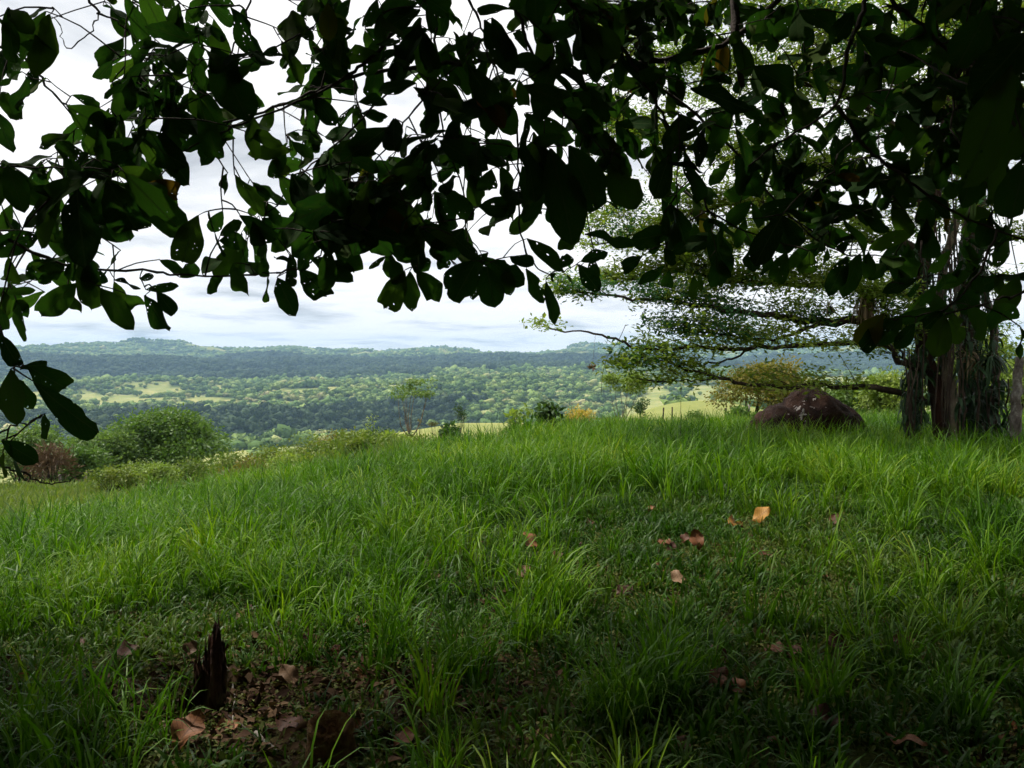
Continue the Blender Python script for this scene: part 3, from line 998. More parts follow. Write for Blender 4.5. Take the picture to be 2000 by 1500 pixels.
# ================================================================== plants of the middle distance
def plant(name, label, cat, u, vtop, wpx, D, mat, style='dome', leaf=0.10, n=2500, group=None, bark='bark', depth=None, sink=0.0, crown_from=0.0, stems=1, clumps=None, seed=0, aspect=1.0):
    rg = np.random.default_rng(1000 + seed)
    x = (u - 1000) / F * D
    zb = gz(x, D) - sink
    top = P(u, vtop, D)[2]
    H = max(0.3, top - zb)
    W = wpx / F * D
    Dp = depth or W * 0.8
    root = thing(name, label, cat, (x, D, zb), group)
    zc0 = H * crown_from
    zc = (zc0 + H) / 2
    rz = (H - zc0) / 2
    K = clumps or int(np.clip(10 + n / 90, 10, 60))
    d = unit(rg.normal(0, 1, (K, 3)))
    rr = rg.uniform(0.35, 1.0, K) ** 0.6 * rg.uniform(0.82, 1.2, K)
    if style == 'dome':
        d[:, 2] = np.where(d[:, 2] < -0.5, -d[:, 2], d[:, 2])
    C_ = d * rr[:, None] * np.array([W / 2, Dp / 2, rz]) * 0.86 + np.array([0, 0, zc])
    if style == 'flat':
        C_[:, 2] = zc + rz * (0.15 + 0.8 * rg.uniform(0, 1, K)) * (1 - (np.hypot(C_[:, 0] / W, C_[:, 1] / Dp) * 1.5) ** 2)
    tm = MB()
    tr = max(0.012, 0.035 * H ** 0.9)
    if name == 'sapling':
        tr *= 0.55
    for s_ in range(stems):
        b0 = np.array([rg.normal(0, 0.03 * W), rg.normal(0, 0.03 * W), -0.15])
        fork = np.array([rg.normal(0, 0.05 * W), rg.normal(0, 0.05 * W), max(0.12 * H, zc0 * 0.75)])
        tube(tm, [b0, (b0 + fork) / 2 + rg.normal(0, 0.02 * H, 3), fork], tr, tr * 0.75, 6, 5)
        sel = range(s_, K, stems)
        for q in list(sel)[: (26 if style == 'dome' and crown_from < 0.1 else 8 if style != 'upright' else 30)]:
            mid = fork * 0.5 + C_[q] * 0.5 + np.array([0, 0, -0.06 * H]) + rg.normal(0, 0.03 * H, 3)
            tube(tm, [fork, mid, C_[q]], tr * 0.42, tr * 0.08, 4, 5)
    tm.build('trunk', M[bark], root)
    wt = rg.uniform(0.25, 1.0, K) ** 1.3
    per = rg.choice(K, n, p=wt / wt.sum())
    cr = 0.16 * (W * Dp * max(H - zc0, 0.3)) ** (1 / 3) * (1.25 if style == 'dome' else 1.0)
    off = unit(rg.normal(0, 1, (n, 3))) * (rg.uniform(0, 1, (n, 1)) ** 0.45) * cr * np.array([1.15, 1.15, 0.75 if style != 'flat' else 0.35])
    pos = C_[per] + off
    pos[:, 2] = np.maximum(pos[:, 2], 0.02 * H)
    ax = unit(off + rg.normal(0, 0.5 * cr, (n, 3)) + np.array([0, 0, -0.15 * cr]))
    nr = unit(rg.normal(0, 0.7, (n, 3)) + np.array([0, 0, 1.0]))
    L = leaf * rg.uniform(0.6, 1.3, n)
    v, f = leaf_quads(pos, ax, nr, L, L * rg.uniform(0.38, 0.6, n) * aspect, 0.1)
    o = mesh_obj('crown', v, f, M[mat], root)
    return root


plants = [
    # left, below the meadow
    ('tree', 'broad dark green dome-shaped tree on the slope below the meadow', 'tree', 322, 806, 235, 58, 'tree_green', 'dome', 0.34, 15000, {'crown_from': 0.02, 'depth': 8}),
    ('tree', 'paler feathery tree merging into the left flank of the dome-shaped tree', 'tree', 190, 838, 150, 54, 'tree_pale', 'dome', 0.28, 7000, {'crown_from': 0.05}),
    ('tree', 'low rounded green tree in front of the pale feathery one, behind the fence stakes', 'tree', 150, 868, 110, 46, 'tree_green', 'dome', 0.24, 4500, {}),
    ('tree', 'fresh green tree behind the hanging leaves at the left edge', 'tree', 60, 818, 130, 60, 'tree_pale', 'dome', 0.32, 5000, {}),
    ('shrub', 'dry reddish brown shrub of bare twigs beside the fence stakes', 'shrub', 92, 872, 95, 40, 'dry_red', 'dome', 0.50, 1100, {'stems': 5, 'aspect': 0.08}),
    ('shrub', 'yellow-green shrub at the foot of the dome-shaped tree', 'shrub', 262, 905, 95, 38, 'shrub', 'dome', 0.16, 2200, {}),
    ('shrub', 'small bright shrub right of the dome-shaped tree foot', 'shrub', 340, 918, 60, 34, 'lime', 'dome', 0.13, 1300, {}),
    ('shrub', 'low spreading shrub between dome-shaped tree and bushy slope', 'shrub', 425, 908, 110, 36, 'shrub', 'dome', 0.15, 2200, {}),
    ('shrub', 'olive shrub low on the bushy slope', 'shrub', 505, 895, 90, 33, 'olive', 'dome', 0.14, 1800, {}),
    ('shrub', 'yellowish shrub half way up the bushy slope', 'shrub', 575, 880, 100, 31, 'shrub', 'dome', 0.14, 2200, {}),
    ('shrub', 'green shrub just below the dark rounded bush on the slope', 'shrub', 640, 868, 100, 29, 'tree_green', 'dome', 0.13, 2200, {}),
    ('shrub', 'dark rounded bush at the top of the bushy slope', 'shrub', 742, 838, 100, 26, 'shrub_dark', 'dome', 0.12, 2600, {}),
    ('shrub', 'bright yellow-green bush with a rounded top on the slope shoulder', 'shrub', 690, 836, 95, 29, 'shrub', 'dome', 0.13, 2600, {}),
    ('shrub', 'upright pale bush poking above the slope shoulder', 'shrub', 720, 812, 40, 32, 'lime', 'dome', 0.12, 1100, {}),
    ('shrub', 'low green shrub beside the bare sapling foot', 'shrub', 812, 842, 70, 25, 'shrub', 'dome', 0.11, 1300, {}),
    ('shrub', 'grassy dark bush under the narrow young tree', 'shrub', 880, 826, 50, 20, 'shrub_dark', 'dome', 0.14, 700, {}),
    # saplings on the crest
    ('sapling', 'thin sapling with sparse forked branches against the far forest', 'tree', 803, 728, 100, 30, 'tree_pale', 'flat', 0.13, 900, {'crown_from': 0.45, 'bark': 'pale_bark', 'clumps': 16}),
    ('sapling', 'bare little pole-like sapling just right of the forked one', 'tree', 820, 812, 14, 29, 'olive', 'dome', 0.06, 50, {'crown_from': 0.7, 'clumps': 4}),
    ('sapling', 'tiny round-topped sapling on the pale field', 'tree', 845, 818, 26, 30, 'olive', 'dome', 0.06, 220, {'crown_from': 0.55, 'clumps': 6}),
    ('sapling', 'narrow young tree with a dark pointed crown', 'tree', 897, 782, 24, 28, 'shrub_dark', 'dome', 0.07, 420, {'crown_from': 0.4, 'clumps': 9}),
    ('shrub', 'pale broad-leaved young shrub left of the glossy dark one', 'shrub', 1015, 792, 62, 17, 'lime', 'upright', 0.16, 240, {'stems': 4, 'clumps': 22}),
    ('shrub', 'glossy dark broad-leaved shrub with drooping leaf whorls on the crest', 'shrub', 1074, 780, 60, 16.5, 'shrub_dark', 'upright', 0.17, 460, {'stems': 4, 'clumps': 26}),
    ('shrub', 'low dark leafy shrub leaning towards the glossy dark one', 'shrub', 1045, 815, 50, 17, 'shrub_dark', 'upright', 0.14, 260, {'stems': 3, 'clumps': 18}),
    ('shrub', 'yellow-leaved bush glowing beyond the crest', 'shrub', 1135, 792, 78, 34, 'yellow', 'dome', 0.13, 1700, {'bark': 'pale_bark'}),
    ('shrub', 'brownish green shrub in front of the yellow bush', 'shrub', 1118, 822, 60, 17, 'olive', 'upright', 0.11, 420, {'stems': 4, 'clumps': 26}),
    ('sapling', 'airy pale green tree with forked stems right of the yellow bush', 'tree', 1225, 724, 108, 44, 'lime', 'flat', 0.17, 2600, {'crown_from': 0.40, 'bark': 'pale_bark', 'clumps': 30}),
    ('sapling', 'small dark round-headed tree on a straight stem', 'tree', 1256, 778, 38, 33, 'shrub_dark', 'dome', 0.09, 900, {'crown_from': 0.45, 'clumps': 14}),
    ('shrub', 'low green bush at the foot of the airy tree', 'shrub', 1190, 822, 70, 22, 'shrub', 'dome', 0.11, 1300, {}),
    ('shrub', 'low bush below the small round-headed tree', 'shrub', 1265, 824, 80, 21, 'tree_green', 'dome', 0.11, 1500, {}),
    ('shrub', 'small green shrub between round-headed tree and grassy knolls', 'shrub', 1312, 828, 60, 20, 'shrub', 'dome', 0.10, 900, {}),
    ('sapling', 'slender bushy sapling in front of the grassy knolls', 'tree', 1358, 798, 36, 20, 'tree_green', 'dome', 0.06, 700, {'crown_from': 0.15, 'clumps': 14}),
    ('tree', 'olive brown spreading tree behind the boulder', 'tree', 1492, 706, 190, 30, 'olive', 'dome', 0.14, 9000, {'crown_from': 0.22, 'clumps': 50}),
    ('shrub', 'green bush left of the boulder under the olive tree', 'shrub', 1447, 796, 66, 24, 'tree_green', 'dome', 0.10, 1500, {}),
    ('shrub', 'tall pale green thicket behind the right flank of the boulder', 'shrub', 1660, 745, 130, 26, 'tree_pale', 'dome', 0.14, 4200, {}),
    ('shrub', 'bright thicket between boulder and spreading tree trunk', 'shrub', 1742, 722, 120, 24, 'lime', 'dome', 0.14, 4200, {}),
    ('shrub', 'yellow-green tree-high thicket behind the spreading tree trunk', 'shrub', 1880, 640, 200, 24, 'shrub', 'dome', 0.16, 5200, {}),
    ('shrub', 'pale thicket at the right edge behind the lichen-covered post', 'shrub', 2010, 700, 160, 22, 'lime', 'dome', 0.16, 3500, {}),
]
slope = []
for u, vt, w, D, mt in ((455, 888, 85, 30, 'shrub'), (530, 878, 90, 28, 'shrub'), (480, 905, 80, 25, 'olive'), (610, 858, 95, 30, 'shrub'), (560, 893, 80, 24, 'lime'), (655, 845, 80, 33, 'olive'),
                         (665, 870, 85, 23, 'shrub'), (625, 888, 80, 21, 'shrub'), (710, 855, 85, 22, 'shrub'), (770, 848, 70, 24, 'lime'), (380, 902, 80, 33, 'shrub'), (300, 915, 80, 30, 'lime'), (215, 915, 80, 30, 'shrub')):
    slope.append((u, vt - 9, w + 18, D, mt))
ORD = ['first', 'second', 'third', 'fourth', 'fifth', 'sixth', 'seventh', 'eighth', 'ninth', 'tenth', 'eleventh', 'twelfth', 'last']
for k, (u, vt, w, D, mt) in enumerate(sorted(slope)):
    hue = {'shrub': 'yellow-green', 'olive': 'olive brown', 'lime': 'light green'}[mt]
    plants.append(('shrub', 'low %s shrub, %s up the bushy slope from the dome-shaped tree' % (hue, ORD[k]), 'shrub', u, vt, w, D, mt, 'dome', 0.13, 1900, {'group': 'low shrubs on the bushy slope'}))
for k, (nm, lb, ct, u, vt, w, D, mt, stl, lf, n, kw) in enumerate(plants):
    plant(nm, lb, ct, u, vt, w, D, mt, stl, lf, n, seed=k, **kw)


# fence stakes
def stake(u, vtop, D, h, r, label, group, mat='fence_wood', lean=0.0):
    t = P(u, vtop, D)
    zb = gz(t[0], D)
    zt = max(t[2], zb + 0.5)
    mb = MB()
    tube(mb, [np.array([0, 0, -0.25]), np.array([lean * 0.5, 0.0, (zt - zb) * 0.5]), np.array([lean, 0.01, zt - zb])], r * 1.1, r, 7, 6, knob=0.06)
    o = mb.build('fence_stake', M[mat], None)
    o.location = (t[0], D, zb)
    return tag(o, label, 'fence stake', group)


stake(96, 924, 42, 1.2, 0.055, 'pale wooden fence stake beside the dry reddish shrub', 'stakes of the lower fence')
stake(117, 927, 42, 1.2, 0.075, 'thick pale stake between two thinner ones below the rounded tree', 'stakes of the lower fence')
stake(164, 922, 41, 1.2, 0.065, 'pale slanting stake right of the thick one, in front of the rounded tree', 'stakes of the lower fence', lean=0.12)
stake(396, 916, 38, 1.2, 0.04, 'thin lone stake right of the dome-shaped tree', 'stakes of the lower fence')
stake(1293, 796, 45, 1.3, 0.045, 'slanting dark stake left of the grassy knolls', 'stakes of the upper fence', 'bark', 0.10)
stake(1313, 795, 44, 1.3, 0.04, 'straight dark stake standing before the grassy knolls', 'stakes of the upper fence', 'bark')
stake(1416, 797, 40, 1.3, 0.06, 'crooked brown stake right of the grassy knolls', 'stakes of the upper fence', 'bark', 0.05)
stake(1463, 790, 38, 1.3, 0.06, 'pale stake nearest the boulder under the olive tree', 'stakes of the upper fence')

# ================================================================== boulder
def boulder():
    D = 15.0
    c0 = P(1583, 858, D)
    x0 = c0[0]
    zb = gz(x0, D) - 0.15
    k = D / F
    bm = bmesh.new()
    bmesh.ops.create_icosphere(bm, subdivisions=5, radius=1.0)
    v = np.array([q.co[:] for q in bm.verts])
    f = np.array([[q.index for q in p.verts] for p in bm.faces])
    bm.free()
    # skyline of the stone in the photograph, pixels from its middle: height over the grass line
    sx = np.array([-114, -104, -80, -52, -30, -8, 4, 20, 45, 70, 85, 100, 112]) * k
    sz = np.array([4, 36, 50, 62, 76, 86, 88, 78, 68, 62, 46, 24, 2]) * k
    lz = P(1583, 858, D)[2] - zb
    X = v[:, 0] * 114 * k
    top = np.interp(X, sx, sz) * 1.10 + lz
    Y = v[:, 1] * 0.95
    rxy = np.clip(1 - v[:, 0] ** 2, 0, 1) ** 0.5
    frac = np.clip(v[:, 2] / np.maximum(rxy, 0.05), -1, 1)
    # height on the stone falls from the skyline towards front and back
    Z = np.where(frac > 0, top * np.clip(frac, 0, 1) ** 0.42, 0.2 * frac)
    p = np.stack([X, Y, Z], 1)
    n = unit(v)
    q = fbm(p[:, 0] * 2.3 + p[:, 2] * 1.7, p[:, 1] * 2.3 - p[:, 2] * 2.1, 201, 5)
    q2 = np.abs(fbm(p[:, 0] * 1.1 + p[:, 2], p[:, 1] * 1.3 + 4 + p[:, 2] * 1.4, 211, 3))
    q3 = np.abs(fbm(p[:, 0] * 3.1 + p[:, 2] * 2.6, p[:, 1] * 3.3 - p[:, 2] * 2.9, 231, 4))
    p += n * (0.16 * q + 0.13 * q2 - 0.17 * q3 + 0.03)[:, None]
    m, t, out = new_mat('lichen_boulder')
    co = t.nodes.new('ShaderNodeTexCoord')

    def noise(s, d_=8.0, r=0.65, dist=0.0):
        nn = nd(t, 'ShaderNodeTexNoise', i_Scale=s, i_Detail=d_, i_Roughness=r, i_Distortion=dist)
        t.links.new(co.outputs['Object'], nn.inputs['Vector'])
        return nn.outputs[0]
    col = rampn(t, noise(3.5), [(0.3, (0.009, 0.004, 0.0025)), (0.55, (0.030, 0.012, 0.007)), (0.75, (0.075, 0.038, 0.023))])
    col = mixc(t, rampn(t, noise(14.0), [(0.66, 0.0), (0.74, 0.5)]), col, (0.12, 0.09, 0.08))
    # white lichen in irregular patches, mostly on the upper left shoulder
    vl = t.nodes.new('ShaderNodeVectorMath')
    vl.operation = 'DISTANCE'
    t.links.new(co.outputs['Object'], vl.inputs[0])
    vl.inputs[1].default_value = (-0.30, -0.50, 0.82)
    near_ = mathn(t, 'SUBTRACT', 1.0, mathn(t, 'MULTIPLY', vl.outputs['Value'], 1.25), clamp=True)
    lich = mathn(t, 'ADD', noise(8.0, 5.0, 0.6, 0.1), mathn(t, 'MULTIPLY', near_, 0.34))
    col = mixc(t, rampn(t, lich, [(0.81, 0.0), (0.84, 1.0)]), col, (0.40, 0.36, 0.34))
    pb = nd(t, 'ShaderNodeBsdfPrincipled', i_Roughness=0.9)
    pb.inputs['Specular IOR Level'].default_value = 0.2
    t.links.new(col, pb.inputs['Base Color'])
    bp = nd(t, 'ShaderNodeBump', i_Strength=1.0, i_Distance=0.11)
    t.links.new(noise(9.0, 10.0, 0.7), bp.inputs['Height'])
    t.links.new(bp.outputs[0], pb.inputs['Normal'])
    t.links.new(pb.outputs[0], out.inputs[0])
    o = mesh_obj('boulder', p, f, m, smooth=True)
    o.location = (x0, D, zb)
    return tag(o, 'dark brown boulder with white lichen patches standing in the tall grass', 'boulder')


boulder()

# ================================================================== spreading tree on the right
TD = 13.6
tb = P(1850, 880, TD)
spread = thing('spreading_tree', 'old spreading tree with level branches and fine yellow-green leaves, right of the boulder', 'tree', (tb[0], TD, gz(tb[0], TD)))
TO = np.array(spread.location)


def pp(seq, D0, D1):
    n = len(seq)
    return [P(u, v, D0 + (D1 - D0) * i / (n - 1)) for i, (u, v) in enumerate(seq)]


def seat(pts):
    q = [np.array(p) for p in pts]
    q[0][2] = gz(q[0][0], q[0][1]) - 0.2
    return q


stems = [
    ([(1838, 890), (1832, 770), (1806, 700), (1796, 600), (1812, 450), (1850, 250), (1870, 60)], 13.3, 13.9, 0.155, 0.09, 'red_bark'),
    ([(1905, 890), (1895, 720), (1888, 560), (1905, 380), (1900, 180), (1880, -60), (1860, -260)], 14.0, 14.4, 0.24, 0.10, 'bark'),
    ([(1868, 895), (1858, 810), (1850, 735), (1838, 660), (1842, 540), (1870, 420)], 13.0, 13.8, 0.125, 0.07, 'pale_bark'),
    ([(1930, 890), (1936, 800), (1946, 730), (1938, 640), (1915, 520)], 13.1, 13.9, 0.085, 0.06, 'bark'),
    ([(1790, 888), (1786, 800), (1792, 730), (1800, 640)], 13.9, 13.9, 0.10, 0.08, 'bark'),
]
for seq, d0, d1, r0, r1, bm_ in stems:
    mb = MB()
    c = tube(mb, seat(pp(seq, d0, d1)), r0, r1, 10, 22, wob=0.015, knob=0.05)
    mb.build('trunk', M[bm_], spread, origin=TO)

limbs = [
    ([(1815, 785), (1772, 771), (1713, 757), (1650, 759), (1601, 750), (1545, 754), (1468, 750), (1412, 740), (1370, 731), (1321, 712), (1270, 700), (1215, 706)], 13.5, 12.6, 0.075, 0.012),
    ([(1412, 740), (1350, 742), (1290, 746), (1240, 738)], 12.9, 12.7, 0.02, 0.006),
    ([(1810, 722), (1783, 717), (1751, 706), (1734, 675), (1650, 671), (1545, 675), (1475, 680), (1350, 679), (1280, 681), (1238, 678), (1196, 661), (1140, 650), (1087, 647), (1060, 633)], 13.5, 12.4, 0.075, 0.008),
    ([(1475, 680), (1420, 702), (1350, 715), (1290, 700), (1230, 712)], 13.1, 12.8, 0.025, 0.007),
    ([(1800, 640), (1700, 628), (1597, 630), (1538, 620), (1475, 613), (1405, 601), (1335, 591), (1280, 584), (1210, 580), (1140, 572), (1085, 566)], 13.6, 13.0, 0.10, 0.010),
    ([(1597, 630), (1540, 656), (1480, 662), (1400, 650), (1300, 640)], 13.3, 13.0, 0.04, 0.010),
    ([(1805, 585), (1700, 566), (1545, 553), (1422, 549), (1330, 530), (1240, 545), (1170, 535)], 13.7, 14.0, 0.08, 0.010),
    ([(1812, 500), (1700, 440), (1600, 408), (1500, 398), (1400, 402), (1300, 440), (1200, 470), (1145, 478)], 13.8, 14.4, 0.09, 0.010),
    ([(1812, 520), (1700, 470), (1560, 462), (1450, 470), (1330, 500)], 13.8, 13.2, 0.06, 0.010),
    ([(1830, 420), (1720, 350), (1600, 325), (1450, 318), (1330, 280), (1230, 250), (1170, 215)], 13.8, 14.4, 0.08, 0.010),
    ([(1845, 330), (1720, 230), (1600, 170), (1450, 130), (1320, 110), (1180, 90)], 13.9, 13.2, 0.08, 0.010),
    ([(1850, 300), (1740, 150), (1640, 50), (1520, -30), (1380, -80)], 13.9, 14.6, 0.08, 0.012),
    ([(1890, 240), (1830, 80), (1760, -60), (1680, -180)], 14.3, 13.5, 0.07, 0.012),
    ([(1900, 380), (1960, 270), (2040, 190), (2160, 120)], 14.3, 13.6, 0.08, 0.012),
    ([(1900, 180), (1980, 60), (2080, -60)], 14.3, 14.9, 0.07, 0.012),
    ([(1890, 500), (1960, 470), (2060, 450), (2180, 400)], 14.3, 13.8, 0.07, 0.012),
    ([(1790, 717), (1760, 690), (1745, 620), (1700, 560)], 13.5, 13.0, 0.03, 0.008),
]
feather_pos, fern_pos, limb_nodes = [], [], []
for i, (seq, d0, d1, r0, r1) in enumerate(limbs):
    mb = MB()
    pts = pp(seq, d0, d1)
    c = tube(mb, pts, r0, r1, 6, 4 * len(seq), wob=0.02, knob=0.04, power=0.7)
    limb_nodes.append(c)
    # side shoots
    n = len(c)
    L = np.concatenate([[0], np.cumsum(np.linalg.norm(np.diff(c, axis=0), axis=1))])
    for s in np.arange(L[-1] * 0.22, L[-1], 0.12):
        q = np.array([np.interp(s, L, c[:, k]) for k in range(3)])
        tdir = unit(np.array([np.interp(min(s + 0.2, L[-1]), L, c[:, k]) for k in range(3)]) - q)
        if vnoise(s * 1.1 + 13.7 * i, 0.5, 401) < (0.40 if i < 4 else 0.28):
            continue
        sgn = RNG.choice([-1, 1])
        lat = unit(np.cross(tdir, [0, 0, 1]))
        ln = RNG.uniform(0.35, 1.05) * (1.15 - 0.5 * s / L[-1])
        e = q + ln * unit(tdir * RNG.uniform(0.4, 1.0) + sgn * lat * RNG.uniform(0.2, 1.0) + np.array([0, 0, RNG.uniform(-0.10, 0.60)]))
        tube(mb, [q, (q + e) / 2 + RNG.normal(0, 0.03, 3), e], 0.011, 0.003, 3, 4)
        nl_ = 58 if i < 4 else 190 if i in (6, 7, 8, 9) else 140
        t = RNG.uniform(0.2, 1.1, (nl_, 1))
        w = q * (1 - t) + e * t + RNG.normal(0, 1, (nl_, 3)) * np.array([0.15, 0.18, 0.085])
        (fern_pos if i in (3, 4, 5) and RNG.uniform() < 0.8 else feather_pos).append(w)
    if r0 > 0.05:
        tip = c[-1]
        w = tip + RNG.normal(0, 1, (120, 3)) * np.array([0.16, 0.2, 0.06])
        feather_pos.append(w)
    mb.build('branch', M['bark'], spread, origin=TO)
# leaf clusters between the limbs, each on its own twig
LN = np.concatenate(limb_nodes)
tw = MB()
for k in range(420):
    u_, v_ = RNG.uniform(1130, 1960), RNG.uniform(-40, 690)
    edge = 1130 + 260 * max(0.0, (v_ - 480) / 200) - 40 * math.sin(v_ * 0.045)
    if u_ < edge + 20 or vnoise(u_ * 0.012, v_ * 0.02, 417) < 0.42:
        continue
    c = P(u_, v_, RNG.uniform(13.0, 15.6))
    j = LN[int(np.argmin(np.linalg.norm(LN - c, axis=1)))]
    tube(tw, [j, (j + c) / 2 + RNG.normal(0, 0.05, 3), c], 0.012, 0.003, 3, 5)
    n_ = int(RNG.integers(90, 190))
    q = c + RNG.normal(0, 1, (n_, 3)) * np.array([0.26, 0.30, 0.10])
    for m_ in range(4):
        e = q[m_]
        tube(tw, [c * 0.6 + j * 0.4, e], 0.005, 0.002, 3, 3)
    (fern_pos if RNG.uniform() < 0.35 else feather_pos).append(q)
tw.build('twigs', M['bark'], spread, origin=TO)['kind'] = 'stuff'
# crown above and to the right of the picture, so the tree is whole from elsewhere
for k in range(150):
    a = RNG.uniform(0, 6.28)
    r = 5.5 * math.sqrt(RNG.uniform(0, 1))
    c = np.array([tb[0] + 1.0 + r * math.cos(a), TD + 1.0 + r * math.sin(a) * 0.9, TO[2] + 5.2 + 3.6 * math.sqrt(max(0, 1 - (r / 6.0) ** 2)) + RNG.normal(0, 0.5)])
    u_, v_, fw_ = to_px(c)
    if 1080 < u_ < 1750 and v_ > 40:
        continue
    feather_pos.append(c + RNG.normal(0, 1, (130, 3)) * np.array([0.5, 0.5, 0.16]))
for nm, plist, mt, ll in (('crown', feather_pos, 'feather', 0.10), ('crown', fern_pos, 'fern', 0.095)):
    p = np.concatenate(plist)
    n = len(p)
    ax = unit(RNG.normal(0, 1, (n, 3)) * np.array([1, 1, 0.45]))
    nr = unit(RNG.normal(0, 0.45, (n, 3)) + np.array([0, 0, 1]))
    Ls = ll * RNG.uniform(0.6, 1.35, n)
    v, f = leaf_quads(p - TO, ax, nr, Ls, Ls * 0.42, 0.1)
    o = mesh_obj(nm, v, f, M[mt], spread)
    o['kind'] = 'stuff'


# strap leaves: arching or hanging ribbons
def ribbons(base, out_dir, length, width, droop, segs=5, rg=RNG):
    V, Fc, n = [], [], 0
    for b, d, L, w, dr in zip(base, out_dir, length, width, droop):
        d = unit(d)
        side = unit(np.cross(d, [0, 0, 1]) + rg.normal(0, 0.15, 3))
        p, g = np.array(b, float), d.copy()
        pts = [p.copy()]
        for k in range(segs):
            g = unit(g + np.array([0, 0, -dr / segs * 2]))
            p = p + g * L / segs
            pts.append(p.copy())
        for k in range(segs):
            ww = w * (1 - (k / segs) ** 2 * 0.75) * 0.5
            V += [pts[k] - side * ww, pts[k] + side * ww]
        V.append(pts[-1])
        for k in range(segs - 1):
            Fc.append((n + 2 * k, n + 2 * k + 1, n + 2 * k + 3, n + 2 * k + 2))
        Fc.append((n + 2 * segs - 2, n + 2 * segs - 1, n + 2 * segs))
        n += 2 * segs + 1
    return np.array(V), Fc


def strap_plant(name, label, cat, centre, n, length, width, droop, mat, up=0.3, spread_=1.0, extra=None):
    o = thing(name, label, cat, tuple(centre))
    d = RNG.normal(0, 1, (n, 3)) * np.array([spread_, spread_, 0.4]) + np.array([0, 0, up])
    b = RNG.normal(0, 0.03, (n, 3))
    v, f = ribbons(b, d, length * RNG.uniform(0.55, 1.15, n), width * RNG.uniform(0.7, 1.3, n), droop * RNG.uniform(0.6, 1.3, n))
    lf = mesh_obj('leaves', v, f, M[mat], o)
    lf['kind'] = 'stuff'
    mb = MB()
    tube(mb, [np.array([0, 0, -0.06]), np.array([0, 0, 0.06])], 0.05, 0.04, 6, 3)
    mb.build('root_ball', M['bark'], o)
    return o


strap_plant('air_plant', 'dry straw-brown air plant with hanging strap leaves on a level branch', 'air plant', P(1692, 578, 13.3), 130, 0.62, 0.030, 3.2, 'dry_strap', up=0.1)
strap_plant('air_plant', 'small dark air plant sitting on a branch left of the dry one', 'air plant', P(1622, 605, 13.3), 40, 0.26, 0.022, 0.8, 'dry_strap', up=0.8)
strap_plant('air_plant', 'green air plant with arching strap leaves high on the trunk by the post', 'air plant', P(1935, 700, 13.0), 90, 0.60, 0.028, 0.8, 'climber', up=0.5)
strap_plant('air_plant', 'brownish air plant with drooping strap leaves on the trunk above the pale stem', 'air plant', P(1893, 690, 13.2), 80, 0.55, 0.022, 2.4, 'dry_strap', up=0.1)

# climbing plants that cloak the trunk
def climber(name, label, regions, n, size, D0, D1, mat='climber'):
    c0 = P(regions[0][0], 885, D0)
    o = thing(name, label, 'climbing plant', (c0[0], D0, gz(c0[0], D0)))
    base = []
    for k in range(n):
        u0, u1, v0, v1 = regions[RNG.integers(0, len(regions))]
        base.append(P(RNG.uniform(u0, u1), RNG.uniform(v0, v1), RNG.uniform(D0, D1)))
    base = np.array(base) - np.array(o.location)
    d = np.stack([RNG.normal(0, 0.9, n), RNG.normal(-0.45, 0.45, n), RNG.normal(0.0, 0.6, n)], 1)
    L = size * RNG.uniform(0.5, 1.4, n)
    v, f = ribbons(base, d, L, L * RNG.uniform(0.09, 0.22, n), RNG.uniform(0.2, 2.6, n), 4)
    lf = mesh_obj('leaves', v, f, M[mat], o)
    lf['kind'] = 'stuff'
    mb = MB()
    for k in range(7):
        u0, u1, v0, v1 = regions[RNG.integers(0, len(regions))]
        uu = RNG.uniform(u0, u1)
        a = P(uu, v0, D0)
        b = P(uu + RNG.normal(0, 14), 885, D0)
        b[2] = gz(b[0], b[1]) - 0.05
        tube(mb, [a - np.array(o.location), (a + b) / 2 + RNG.normal(0, 0.05, 3) - np.array(o.location), b - np.array(o.location)], 0.014, 0.018, 4, 8, wob=0.02)
    mb.build('vine', M['bark'], o)
    return o


climber('climbing_plant', 'dark narrow-leaved climber hanging over the left side of the old trunk', [(1762, 1815, 680, 870), (1760, 1800, 720, 850)], 620, 0.20, 13.0, 13.7)
climber('climbing_plant', 'dark strap-leaved climber between the pale stem and the post', [(1868, 1960, 700, 870), (1890, 1975, 740, 870)], 480, 0.34, 12.9, 13.7)
climber('climbing_plant', 'leafy climber cloaking the upper old trunk below the overhanging leaves', [(1785, 1950, 250, 700), (1790, 1945, 480, 720)], 1300, 0.24, 13.0, 13.8)

# posts at the right edge
def rough_post(seq, D, r0, r1, label, name='post'):
    pts = seat(pp(seq, D, D))
    mb = MB()
    o0 = np.array([pts[0][0], pts[0][1], gz(pts[0][0], pts[0][1])])
    tube(mb, [p - o0 for p in pts], r0, r1, 10, 18, wob=0.008, knob=0.06)
    o = mb.build(name, M['post'], None)
    o.location = o0
    return tag(o, label, 'post')


rough_post([(1983, 912), (1984, 830), (1986, 760), (1992, 697)], 12.0, 0.085, 0.062, 'grey lichen-covered round post standing at the right edge of the picture')

